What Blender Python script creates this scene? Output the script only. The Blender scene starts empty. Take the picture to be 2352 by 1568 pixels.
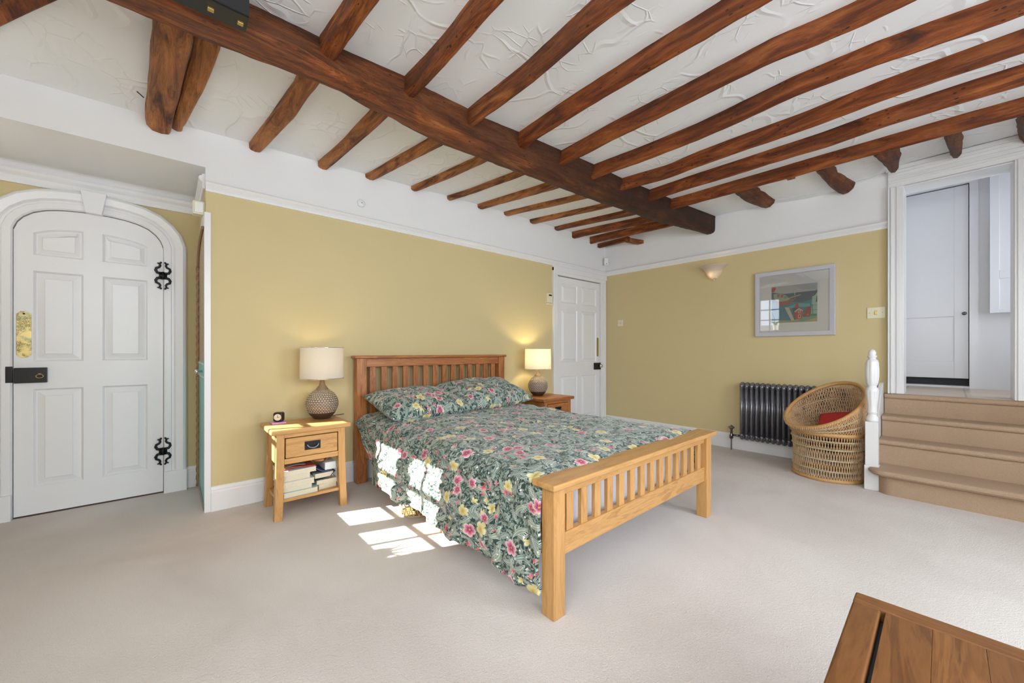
import bpy, bmesh, math, random
from mathutils import Vector, noise, Matrix
random.seed(7)
S=bpy.context.scene; COL=S.collection
pi=math.pi
# ---------------------------------------------------------------- camera
F,HC,HY,CX,CY=891.,1.15,806.,-5.01,-3.52
KC,KS=.6613,.7501
def P(px,py,z=None,x=None,y=None):
    t=(px-1176)/F; u=(HY-py)/F
    dx=KC+t*KS; dy=KS-t*KC
    if z is not None: d=(z-HC)/u
    elif x is not None: d=(x-CX)/dx
    else: d=(y-CY)/dy
    return Vector((CX+d*dx,CY+d*dy,HC+d*u))
cd=bpy.data.cameras.new('camera'); cam=bpy.data.objects.new('camera',cd); COL.objects.link(cam)
cam.location=(CX,CY,HC); cam.rotation_euler=(pi/2,0,math.atan2(KS,KC)-pi/2)
cd.sensor_width=36; cd.lens=F/2352*36; cd.shift_y=(HY-784)/2352; cd.clip_start=.03
S.camera=cam
# ---------------------------------------------------------------- light
w=bpy.data.worlds.new('sky'); S.world=w; w.use_nodes=True
wn=w.node_tree.nodes; bg=wn['Background']; bg.inputs[0].default_value=(.80,.88,1,1); bg.inputs[1].default_value=3.2
sd=bpy.data.lights.new('sun','SUN'); sun=bpy.data.objects.new('sun',sd); COL.objects.link(sun)
EL=math.radians(37.2); sv=Vector((.946*math.cos(EL),-.324*math.cos(EL),-math.sin(EL)))
sun.rotation_euler=sv.to_track_quat('-Z','Y').to_euler(); sun.location=(-9,1,6)
sd.energy=30; sd.angle=.006; sd.color=(1,.95,.86)
def area(name,loc,d,sx,sy,p,col=(1,1,1)):
    l=bpy.data.lights.new(name,'AREA'); l.shape='RECTANGLE'; l.size=sx; l.size_y=sy; l.energy=p; l.color=col
    o=bpy.data.objects.new(name,l); COL.objects.link(o); o.location=loc
    o.rotation_euler=Vector(d).to_track_quat('-Z','Y').to_euler(); return o
area('window_daylight_south',(-4.5,-5.52,1.55),(0,1,-.62),1.5,1.7,56,(.86,.935,1))  # added with the south windows to light the room evenly
area('window_daylight_south',(-2.2,-5.52,1.55),(0,1,-.62),1.5,1.7,46,(.86,.935,1))  # second added lamp, at the other south window
area('window_daylight_west',(-6.1,-3.9,1.55),(1,.12,-.5),1.7,1.7,78,(.86,.935,1))  # added fill light; the west wall has no window at this spot
area('window_daylight_landing',(.62,-4.56,1.95),(0,1,0),.9,1.3,2.1,(.95,.98,1))
def point(name,loc,p,r,col):
    l=bpy.data.lights.new(name,'POINT'); l.energy=p; l.shadow_soft_size=r; l.color=col
    o=bpy.data.objects.new(name,l); COL.objects.link(o); o.location=loc; return o
S.view_settings.view_transform='Standard'; S.view_settings.look='None'; S.view_settings.exposure=0.31; S.view_settings.gamma=1
S.view_settings.use_curve_mapping=False
# ---------------------------------------------------------------- node helper
class G:
    def __init__(s,name,rough=.5,metal=0.):
        s.m=bpy.data.materials.new(name); s.m.use_nodes=True; s.t=s.m.node_tree
        s.b=s.t.nodes['Principled BSDF']; s.b.inputs['Roughness'].default_value=rough; s.b.inputs['Metallic'].default_value=metal
    def put(s,sock,v):
        if isinstance(v,bpy.types.NodeSocket): s.t.links.new(v,sock)
        elif v is not None:
            if isinstance(v,(tuple,list)) and len(v)==3 and sock.type=='RGBA': v=(*v,1)
            sock.default_value=v
    def n(s,ty,ins=None,**kw):
        nd=s.t.nodes.new('ShaderNode'+ty)
        for k,v in kw.items(): setattr(nd,k,v)
        for k,v in (ins or {}).items(): s.put(nd.inputs[k],v)
        return nd
    def ma(s,op,a,b=None,c=None,clamp=False):
        nd=s.t.nodes.new('ShaderNodeMath'); nd.operation=op; nd.use_clamp=clamp
        for i,v in enumerate((a,b,c)):
            if v is not None: s.put(nd.inputs[i],v)
        return nd.outputs[0]
    def vm(s,op,a,b=None,k=None):
        nd=s.t.nodes.new('ShaderNodeVectorMath'); nd.operation=op
        s.put(nd.inputs[0],a)
        if b is not None: s.put(nd.inputs[1],b)
        if k is not None: s.put(nd.inputs['Scale'],k)
        return nd.outputs[1] if op in('LENGTH','DISTANCE','DOT_PRODUCT') else nd.outputs[0]
    def mix(s,f,a,b,mode='MIX'):
        nd=s.t.nodes.new('ShaderNodeMix'); nd.data_type='RGBA'; nd.blend_type=mode
        s.put(nd.inputs[0],f); s.put(nd.inputs[6],a); s.put(nd.inputs[7],b); return nd.outputs[2]
    def ramp(s,f,*st):
        nd=s.t.nodes.new('ShaderNodeValToRGB'); s.put(nd.inputs[0],f); e=nd.color_ramp.elements
        while len(e)<len(st): e.new(.5)
        for i,(p,c) in enumerate(st):
            e[i].position=p; e[i].color=(*c,1) if isinstance(c,(tuple,list)) else (c,c,c,1)
        return nd.outputs[0]
    def noise(s,v,sc,det=3,ro=.5,dist=0,dim='3D',w=None):
        nd=s.n('TexNoise',{'Scale':sc,'Detail':det,'Roughness':ro,'Distortion':dist},noise_dimensions=dim)
        s.put(nd.inputs['Vector'],v)
        return nd.outputs[0]
    def co(s,k='Object',scale=(1,1,1),loc=(0,0,0),rot=(0,0,0)):
        tc=s.n('TexCoord').outputs[k]; mp=s.n('Mapping',{'Vector':tc,'Scale':scale,'Location':loc,'Rotation':rot}); return mp.outputs[0]
    def bump(s,h,st=.3,d=.01):
        nd=s.n('Bump',{'Strength':st,'Distance':d,'Height':h}); s.t.links.new(nd.outputs[0],s.b.inputs['Normal'])
    def base(s,c): s.put(s.b.inputs['Base Color'],c)
    def step(s,v,e=.02):  # smooth v>0
        return s.ma('MULTIPLY_ADD',v,1/e,.5,clamp=True)
M={}
def plain(name,col,rough=.5,metal=0,bs=0,bsc=40,var=0,spec=None):
    g=G(name,rough,metal)
    v=g.co()
    nz=g.noise(v,bsc,3)
    c2=tuple(x*(1-var) for x in col)
    g.base(g.mix(nz,c2,col) if var else col)
    if bs: g.bump(nz,bs,.004)
    if spec is not None: g.b.inputs['Specular IOR Level'].default_value=spec
    M[name]=g.m; return g.m
plain('white_gloss',(.80,.80,.815),.32,0,.08,9,.03)
plain('white_wall',(.80,.80,.81),.85,0,.25,12,.03)
plain('black_iron',(.012,.012,.013),.35,.3,.15,60,.3)
plain('brass',(.62,.46,.16),.3,.9,.1,50,.25)
plain('chrome',(.75,.75,.76),.18,1)
plain('dark_chrome',(.18,.17,.19),.2,1)
plain('cream_plastic',(.74,.70,.52),.4)
plain('white_plastic',(.78,.78,.76),.4)
plain('black_plastic',(.012,.012,.014),.35)
plain('brown_glaze',(.075,.042,.026),.35,0,0,20,.3)
plain('cord_black',(.01,.01,.01),.5)
plain('paper',(.74,.66,.50),.9,0,.4,120,.15)
plain('white_cloth',(.72,.72,.80),.9,0,.3,14,.04)
plain('red_cloth',(.55,.03,.03),.85,0,.3,60,.2)
plain('cane_wood',(.64,.36,.13),.42,0,.3,60,.35)
plain('dark_void',(.10,.10,.105),.9)
plain('leaf_green',(.10,.28,.05),.5,0,0,20,.4)
plain('petal_white',(.8,.72,.76),.6)
plain('rope',(.42,.27,.13),.8,0,.5,90,.4)
plain('teal_paint',(.23,.58,.60),.35,0,.1,20,.1)
for nm,c in dict(book_white=(.72,.74,.76),book_teal=(.45,.66,.68),book_cream=(.74,.66,.5),book_red=(.45,.07,.05),book_purple=(.05,.04,.16),book_black=(.05,.06,.07),book_grey=(.25,.27,.28),pink=(.72,.35,.62)).items(): plain(nm,c,.35)
# radiator pewter
g=G('pewter',.32,.75); nz=g.noise(g.co(),30,3); g.base(g.mix(nz,(.17,.17,.20),(.28,.28,.32))); M['pewter']=g.m
# yellow plaster
g=G('yellow_wall',.82); v=g.co()
a=g.noise(v,1.3,3,.6); g.base(g.mix(a,(.60,.495,.265),(.64,.53,.295))); g.bump(g.noise(v,14,4,.6),.25,.006); M['yellow_wall']=g.m
# ceiling skim plaster with trowel ridges
g=G('ceiling_plaster',.8); v=g.co()
wv=g.noise(v,2.2,2); wrp=g.vm('ADD',v,g.vm('SCALE',g.n('TexNoise',{'Vector':v,'Scale':1.8,'Detail':2}).outputs[1],k=.55))
r1=g.n('TexVoronoi',{'Vector':g.vm('MULTIPLY',wrp,(1,.55,1)),'Scale':3.4,'Randomness':1},feature='DISTANCE_TO_EDGE').outputs[0]
r1=g.ma('SUBTRACT',1,g.ma('MULTIPLY',r1,22),clamp=True)
msk=g.step(g.ma('SUBTRACT',g.noise(v,3.1,2),.5),.12)
r2=g.n('TexVoronoi',{'Vector':g.vm('MULTIPLY',wrp,(1,1,1)),'Scale':9,'Randomness':1},feature='DISTANCE_TO_EDGE').outputs[0]
r2=g.ma('SUBTRACT',1,g.ma('MULTIPLY',r2,16),clamp=True)
msk2=g.step(g.ma('SUBTRACT',g.noise(v,4.7,2),.56),.08)
h=g.ma('ADD',g.ma('MULTIPLY',r1,msk),g.ma('MULTIPLY',g.ma('MULTIPLY',r2,msk2),.6)); h=g.ma('ADD',h,g.ma('MULTIPLY',g.noise(v,6,4),.9))
g.base(g.mix(g.noise(v,2,2),(.80,.82,.845),(.845,.865,.89))); g.bump(h,.5,.009); M['ceiling_plaster']=g.m
# carpets
def carpet(name,c1,c2,c3):
    g=G(name,.97); v=g.co()
    a=g.noise(v,1.1,3,.55,.6); b=g.noise(v,260,2,.7); c=g.noise(v,90,2)
    col=g.mix(g.ramp(a,(.35,0.),(.68,1.)),c1,c2); col=g.mix(g.ma('MULTIPLY',g.ramp(b,(.35,0.),(.62,1.)),.5),col,c3)
    g.base(col); g.bump(g.ma('ADD',b,c),.55,.006); g.b.inputs['Specular IOR Level'].default_value=.1; M[name]=g.m
carpet('carpet',(.665,.605,.57),(.80,.75,.715),(.59,.53,.495))
carpet('stair_carpet',(.45,.315,.215),(.52,.375,.265),(.36,.25,.17))
# woods
def axsc(ax,a,b): return {'x':(a,b,b),'y':(b,a,b),'z':(b,b,a)}[ax]
def oak(ax,dark=0):
    k='oak_%s%d'%(ax,dark)
    if k in M: return M[k]
    g=G(k,.38); ri=g.n('ObjectInfo').outputs['Random']
    v=g.vm('ADD',g.co(scale=axsc(ax,1.0,8)),g.vm('SCALE',(3.1,7.7,5.3),k=g.ma('MULTIPLY',ri,6)))
    a=g.noise(v,1.6,5,.6,1.2); b=g.noise(v,14,3,.6,.4)
    rg=g.ma('SINE',g.ma('MULTIPLY',a,46)); f=g.ma('ADD',g.ma('MULTIPLY',rg,.07),g.ma('ADD',g.ma('MULTIPLY',a,.75),g.ma('MULTIPLY',b,.28)))
    kk=(1,.62)[dark]; hi=(.64,.365,.14); md=(.54,.285,.095); lo=(.36,.165,.052)
    if dark: hi=(.27,.12,.038); md=(.185,.075,.022); lo=(.09,.033,.010)
    c=g.ramp(f,(.28,lo),(.5,md),(.78,hi)); c=g.mix(g.ma('MULTIPLY',ri,.25 if not dark else .7),c,md if not dark else (.14,.055,.018)); g.base(c); g.bump(f,.12,.002)
    g.b.inputs['Coat Weight'].default_value=0 if dark else .12; g.b.inputs['Specular IOR Level'].default_value=.25 if dark else .5; g.b.inputs['Coat Roughness'].default_value=.25
    M[k]=g.m; return g.m
def shaded_oak(ax):  # same oak in shade: the darker, redder tone is put into the colour
    k='redoak_'+ax
    if k in M: return M[k]
    g=G(k,.4); ri=g.n('ObjectInfo').outputs['Random']
    v=g.vm('ADD',g.co(scale=axsc(ax,1.0,8)),g.vm('SCALE',(3.1,7.7,5.3),k=g.ma('MULTIPLY',ri,6)))
    a=g.noise(v,1.6,5,.6,1.2); b=g.noise(v,14,3,.6,.4)
    f=g.ma('ADD',g.ma('MULTIPLY',g.ma('SINE',g.ma('MULTIPLY',a,40)),.1),g.ma('ADD',g.ma('MULTIPLY',a,.75),g.ma('MULTIPLY',b,.28)))
    c=g.ramp(f,(.28,(.24,.075,.02)),(.5,(.38,.135,.04)),(.78,(.52,.22,.07))); g.base(c); g.bump(f,.12,.002)
    M[k]=g.m; return g.m
def beamwood(ax,dk=0.,smooth=False):
    k='old_%s%.2f%d'%(ax,dk,smooth)
    if k in M: return M[k]
    g=G(k,.55); ri=g.n('ObjectInfo').outputs['Random']; raw=g.co()
    off=g.vm('SCALE',(3.1,7.7,5.3),k=g.ma('MULTIPLY',ri,9))
    v=g.vm('ADD',g.co(scale=axsc(ax,1.0,7)),off)
    a=g.noise(v,2.2,6,.65,1.0); b=g.noise(g.vm('ADD',g.co(scale=axsc(ax,1,12)),off),7,5,.7,.8)
    big=g.noise(g.vm('ADD',raw,off),1.7,3,.6)
    c=g.ramp(a,(.30,(.06,.022,.011)),(.42,(.19,.050,.015)),(.54,(.36,.100,.024)),(.72,(.60,.225,.065)))
    ln=g.noise(g.vm('ADD',g.co(scale=axsc(ax,1.5,26)),off),5,4,.75,.6); c=g.mix(g.ma('MULTIPLY',g.ramp(ln,(.38,1.),(.52,0.)),.55 if not smooth else .3),c,(.06,.024,.013)); c=g.mix(g.ma('MULTIPLY',g.ramp(ln,(.56,0.),(.72,1.)),.35 if not smooth else .12),c,(.50,.27,.15))
    dkst=g.ramp(b,(.30,1.),(.44,0.)); c=g.mix(g.ma('MULTIPLY',dkst,.75 if not smooth else .4),c,(.035,.016,.010))
    # worm holes / nail pits
    vo=g.n('TexVoronoi',{'Vector':g.vm('ADD',g.co(scale=axsc(ax,18,34)),off),'Scale':1.,'Randomness':1}).outputs[0]
    pit=g.ma('MULTIPLY',g.ma('LESS_THAN',vo,.17),g.step(g.ma('SUBTRACT',g.noise(g.vm('ADD',raw,off),5,2),.53),.06))
    c=g.mix(g.ma('MULTIPLY',pit,.85),c,(.02,.01,.007))
    c=g.mix(g.ramp(big,(.4,0.),(.7,.5)),c,(.10,.045,.03))
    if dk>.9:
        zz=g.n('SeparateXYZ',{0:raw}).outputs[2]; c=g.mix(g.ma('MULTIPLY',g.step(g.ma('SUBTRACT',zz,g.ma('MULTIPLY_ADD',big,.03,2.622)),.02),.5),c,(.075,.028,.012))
    if dk>0:  # this timber is darker-stained towards its +x end
        sx=g.n('SeparateXYZ',{0:raw}).outputs[0]
        st=g.ma('MULTIPLY_ADD',sx,.36,1.62,clamp=True)
        st=g.ma('MULTIPLY',st,g.ma('MULTIPLY_ADD',g.noise(raw,6,4),.7,.55),clamp=True)
        c=g.mix(g.ma('MULTIPLY',st,dk),c,(.03,.014,.009))
    if dk<0: c=g.mix(g.ma('MULTIPLY',g.ramp(a,(.36,0.),(.6,1.)),-dk),c,(.66,.30,.10))
    if smooth: c=g.mix(1.,c,(.70,.64,.60),'MULTIPLY')
    g.base(c)
    hh=g.ma('ADD',g.ma('ADD',a,g.ma('MULTIPLY',ln,.8)),g.ma('MULTIPLY',b,1.2)); hh=g.ma('SUBTRACT',hh,g.ma('MULTIPLY',pit,.8))
    g.b.inputs['Specular IOR Level'].default_value=.25; g.bump(hh,.75 if not smooth else .35,.012 if not smooth else .006); M[k]=g.m; return g.m
# linen shade
def linen(name,col,tr):
    g=G(name,.9); v=g.co('UV')
    a=g.n('TexWave',{'Vector':v,'Scale':34.,'Distortion':2.,'Detail':2.},bands_direction='X').outputs[0]
    b=g.n('TexWave',{'Vector':v,'Scale':24.,'Distortion':2.,'Detail':2.},bands_direction='Y').outputs[0]
    c=g.noise(v,30,3); f=g.ma('MULTIPLY',g.ma('ADD',g.ma('ADD',a,b),c),.33)
    cc=g.mix(f,tuple(x*.72 for x in col),col); g.base(cc); g.bump(f,.3,.002)
    tl=g.n('BsdfTranslucent',{'Color':cc}); mx=g.n('MixShader',{0:tr,1:g.b.outputs[0],2:tl.outputs[0]})
    g.t.links.new(mx.outputs[0],g.t.nodes['Material Output'].inputs[0]); M[name]=g.m
linen('linen_shade',(.76,.71,.645),.24)
# textured lamp ceramic
g=G('hammered_ceramic',.42); v=g.co('UV',scale=(34,15,1))
sx=g.n('SeparateXYZ',{0:v}); row=g.ma('FLOOR',sx.outputs[1]); ux=g.ma('ADD',sx.outputs[0],g.ma('MULTIPLY',row,.5))
fx=g.ma('SUBTRACT',g.ma('FRACT',ux),.5); fy=g.ma('SUBTRACT',g.ma('FRACT',sx.outputs[1]),.5)
d=g.ma('ADD',g.ma('MULTIPLY',g.ma('MULTIPLY',fx,fx),4.6),g.ma('MULTIPLY',g.ma('MULTIPLY',fy,fy),5.5)); bp=g.ma('SUBTRACT',1,d,clamp=True)
g.base(g.mix(g.ramp(bp,(.15,0.),(.45,1.)),(.19,.125,.08),(.66,.60,.51))); g.bump(bp,.9,.01); M['hammered_ceramic']=g.m
# alabaster sconce
g=G('frosted_glass',.3); g.base((.80,.74,.66)); g.b.inputs['Transmission Weight'].default_value=0
tl=g.n('BsdfTranslucent',{'Color':(.85,.76,.64,1)}); mx=g.n('MixShader',{0:.5,1:g.b.outputs[0],2:tl.outputs[0]}); g.t.links.new(mx.outputs[0],g.t.nodes['Material Output'].inputs[0]); M['frosted_glass']=g.m
def thin_glass(name,f):
    g=G(name,.03); tr=g.n('BsdfTransparent'); gl=g.n('BsdfGlossy',{'Roughness':.015}); fr=g.n('Fresnel',{'IOR':1.45})
    mx=g.n('MixShader',{0:g.ma('MULTIPLY_ADD',fr.outputs[0],1.,f),1:tr.outputs[0],2:gl.outputs[0]})
    g.t.links.new(mx.outputs[0],g.t.nodes['Material Output'].inputs[0]); M[name]=g.m
thin_glass('pane_glass',.0); thin_glass('picture_glass',.07)
# rattan weave strands
g=G('rattan_weave',.5); v=g.co(); g.base(g.mix(g.noise(v,18,4,.7),(.36,.17,.065),(.74,.52,.29))); M['rattan_weave']=g.m
plain('rattan_twist',(.60,.50,.33),.6,0,.4,80,.3)
# tile
g=G('landing_tile',.35); v=g.co()
bt=g.n('TexBrick',{'Vector':v,'Scale':1.,'Color1':(.55,.44,.33,1),'Color2':(.60,.49,.38,1),'Mortar':(.36,.30,.24,1),'Mortar Size':.006,'Brick Width':.4,'Row Height':.4},offset=.5); g.base(bt.outputs[0]); M['landing_tile']=g.m
# brass plate with engraved trees
g=G('engraved_brass',.3,.75); v=g.co('Object'); a=g.noise(v,55,5,.7,2.5); ed=g.ma('ABSOLUTE',g.ma('SUBTRACT',a,.5)); 
b=g.noise(v,14,3,.6,1.); c=g.mix(g.ma('MULTIPLY',g.ramp(ed,(.02,1.),(.07,0.)),g.ramp(b,(.42,0.),(.52,1.))),(.70,.56,.24),(.10,.075,.04))
c=g.mix(g.ramp(g.noise(v,22,3,.6,.5),(.52,0.),(.62,.55)),c,(.22,.26,.19)); g.base(c); M['engraved_brass']=g.m
g=G('floral_wallpaper',.55); v=g.co(scale=(1,8,5)); a=g.noise(v,3,4,.6,3.); e=g.ma('ABSOLUTE',g.ma('SUBTRACT',a,.5)); g.base(g.mix(g.ramp(e,(.012,1.),(.04,0.)),(.36,.27,.15),(.62,.55,.42))); M['gold_paper']=g.m
# white painted brick outside
g=G('white_brick',.9); v=g.co(rot=(pi/2,0,pi/2)); bt=g.n('TexBrick',{'Vector':v,'Scale':1.,'Color1':(.75,.75,.76,1),'Color2':(.66,.67,.69,1),'Mortar':(.4,.4,.42,1),'Mortar Size':.008,'Brick Width':.22,'Row Height':.075}); g.base(bt.outputs[0]); M['white_brick']=g.m
# striped box
g=G('candy_stripes',.5); sx=g.n('SeparateXYZ',{0:g.co()}); f=g.ma('FRACT',g.ma('MULTIPLY',sx.outputs[1],13.)); q=g.ma('FRACT',g.ma('MULTIPLY',sx.outputs[1],4.33))
c=g.mix(g.ma('GREATER_THAN',f,.5),(.75,.72,.66),(.50,.03,.04)); c=g.mix(g.ma('MULTIPLY',g.ma('GREATER_THAN',q,.66),g.ma('GREATER_THAN',f,.5)),c,(.10,.24,.16)); g.base(c); M['candy_stripes']=g.m
# leopard print
g=G('leopard_print',.6); v=g.co(); d=g.n('TexVoronoi',{'Vector':v,'Scale':48.,'Randomness':.9}).outputs[0]; g.base(g.mix(g.ma('MULTIPLY',g.ma('GREATER_THAN',d,.25),g.ma('LESS_THAN',d,.45)),(.55,.27,.10),(.10,.04,.02))); M['leopard_print']=g.m
# floral bedding
def floral():
    g=G('floral_cotton',.78); uv=g.n('TexCoord').outputs['UV']
    wn_=g.n('TexNoise',{'Vector':uv,'Scale':5.,'Detail':1.}).outputs[1]
    uv=g.vm('ADD',uv,g.vm('SCALE',g.vm('SUBTRACT',wn_,(.5,.5,.5)),k=.03))
    def cell(sc,off,rnd=.85):
        v=g.vm('ADD',g.vm('SCALE',uv,k=sc),off)
        vo=g.n('TexVoronoi',{'Vector':v,'Scale':1.,'Randomness':rnd},voronoi_dimensions='2D')
        loc=g.vm('SUBTRACT',v,vo.outputs['Position']); cs=g.n('SeparateColor',{0:vo.outputs['Color']})
        ro=g.n('VectorRotate',{'Vector':loc,'Angle':g.ma('MULTIPLY',cs.outputs[0],6.283)},rotation_type='Z_AXIS')
        xy=g.n('SeparateXYZ',{0:ro.outputs[0]}); return xy.outputs[0],xy.outputs[1],cs.outputs[1],cs.outputs[2],v
    def leaf(x,y,l,wd,k=.5,cx=0.):
        x=g.ma('SUBTRACT',x,cx); yy=g.ma('ADD',y,g.ma('MULTIPLY',g.ma('MULTIPLY',x,x),k))
        q=g.ma('SUBTRACT',1,g.ma('POWER',g.ma('ABSOLUTE',g.ma('DIVIDE',x,l)),2)); ay=g.ma('ABSOLUTE',yy)
        return g.ma('SUBTRACT',g.ma('MULTIPLY',q,wd),ay),ay,x
    col=g.mix(g.noise(uv,7,2),(.018,.040,.034),(.032,.060,.052))
    # fine scroll lines
    e=g.n('TexVoronoi',{'Vector':g.vm('SCALE',uv,k=34.),'Scale':1.,'Randomness':1.},voronoi_dimensions='2D',feature='DISTANCE_TO_EDGE').outputs[0]
    col=g.mix(g.ma('MULTIPLY',g.step(g.ma('SUBTRACT',.055,e),.05),.7),col,(.22,.30,.26))
    # small leaves
    for sc,off,l,wd,c1,c2,am in ((46,(3,1,0),.52,.17,(.20,.29,.26),(.42,.50,.45),.95),(30,(7.7,2.1,0),.52,.15,(.10,.17,.15),(.55,.61,.55),.95),(21,(1.3,9.4,0),.5,.13,(.22,.24,.17),(.50,.56,.52),.9)):
        x,y,r1,r2,v=cell(sc,off); m,ay,lx=leaf(x,y,l,wd,.6)
        cc=g.mix(r1,c1,c2); cc=g.mix(g.step(g.ma('SUBTRACT',.018,ay),.02),cc,(.03,.06,.05))
        col=g.mix(g.ma('MULTIPLY',g.step(m,.05),am),col,cc)
    # fern sprays
    x,y,r1,r2,v=cell(13,(4.2,6.6,0)); m,ay,lx=leaf(x,y,.55,.21,.5)
    st=g.ma('SINE',g.ma('MULTIPLY',g.ma('SUBTRACT',lx,g.ma('MULTIPLY',ay,.9)),62.))
    st=g.ma('MAXIMUM',g.step(st,.6),g.step(g.ma('SUBTRACT',.014,ay),.015))
    bgm=g.step(g.ma('ADD',m,.01),.03)
    sel=g.ma('GREATER_THAN',r2,.35)
    col=g.mix(g.ma('MULTIPLY',bgm,g.ma('MULTIPLY',sel,.9)),col,(.022,.045,.038)); col=g.mix(g.ma('MULTIPLY',g.ma('MULTIPLY',st,bgm),sel),col,g.mix(r1,(.42,.52,.47),(.66,.70,.63)))
    # large curled leaves
    x,y,r1,r2,v=cell(8.2,(9.2,3.6,0)); m,ay,lx=leaf(x,y,.46,.115,.9)
    cc=g.mix(r1,(.15,.25,.23),(.36,.38,.28)); cc=g.mix(g.step(g.ma('SUBTRACT',.012,ay),.012),cc,(.6,.64,.58)); cc=g.mix(g.step(g.ma('SUBTRACT',.014,m),.012),cc,(.55,.62,.56))
    col=g.mix(g.step(m,.015),col,cc)
    # tiny white blossom dots
    x,y,r1,r2,v=cell(26,(.4,.8,0),1.); r=g.ma('SQRT',g.ma('ADD',g.ma('MULTIPLY',x,x),g.ma('MULTIPLY',y,y)))
    col=g.mix(g.ma('MULTIPLY',g.step(g.ma('SUBTRACT',.13,r),.05),g.ma('GREATER_THAN',r2,.72)),col,(.74,.76,.72))
    # blossoms
    def blossoms(sc,off,R0,np_,th,tulip,pal):
        nonlocal col
        x,y,r1,r2,v=cell(sc,off,.8); r=g.ma('SQRT',g.ma('ADD',g.ma('MULTIPLY',x,x),g.ma('MULTIPLY',y,y))); an=g.ma('ARCTAN2',y,x)
        if tulip:
            an2=g.ma('ABSOLUTE',an); lob=g.ma('ABSOLUTE',g.ma('COSINE',g.ma('MULTIPLY',an,np_)))
            R=g.ma('MULTIPLY',g.ma('MULTIPLY_ADD',lob,.42,.58),R0); R=g.ma('MULTIPLY',R,g.ma('MULTIPLY_ADD',g.ma('LESS_THAN',an2,1.05),.78,.22))
        else:
            lob=g.ma('ABSOLUTE',g.ma('COSINE',g.ma('MULTIPLY',an,np_/2))); R=g.ma('MULTIPLY',g.ma('MULTIPLY_ADD',g.ma('POWER',lob,.6),.38,.62),R0)
        t=g.ma('DIVIDE',r,R); mk=g.ma('MULTIPLY',g.step(g.ma('SUBTRACT',1,t),.12),g.ma('GREATER_THAN',r2,th))
        ca=g.ramp(t,*pal[0]); cb=g.ramp(t,*pal[1]); cc=g.mix(g.ma('GREATER_THAN',r1,.5),ca,cb)
        cc=g.mix(g.ma('MULTIPLY',g.ma('LESS_THAN',lob,.18),.5),cc,(.35,.10,.12) if tulip else (.5,.3,.2))
        col=g.mix(mk,col,cc)
    pinkT=((0,(.30,.02,.06)),(.45,(.62,.11,.16)),(1.,(.80,.34,.34))); roseT=((0,(.62,.42,.1)),(.4,(.66,.16,.24)),(1.,(.78,.40,.42)))
    yel=((0,(.55,.33,.05)),(.4,(.70,.58,.20)),(1.,(.78,.74,.46))); pinkF=((0,(.70,.5,.1)),(.22,(.28,.01,.08)),(.6,(.66,.17,.30)),(1.,(.84,.66,.62)))
    blossoms(15,(2.2,5.1,0),.34,3.,.76,True,(pinkT,roseT))
    blossoms(10.5,(6.4,1.9,0),.32,3.,.80,True,(yel,pinkT))
    blossoms(9.,(8.1,7.3,0),.31,6,.84,False,(yel,pinkF))
    blossoms(6.6,(3.7,.6,0),.27,5,.66,False,(pinkF,yel))
    g.base(col); g.bump(g.noise(uv,900,1),.1,.001)
    g.b.inputs['Sheen Weight'].default_value=.25; g.b.inputs['Sheen Roughness'].default_value=.4
    M['floral']=g.m
floral()
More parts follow.
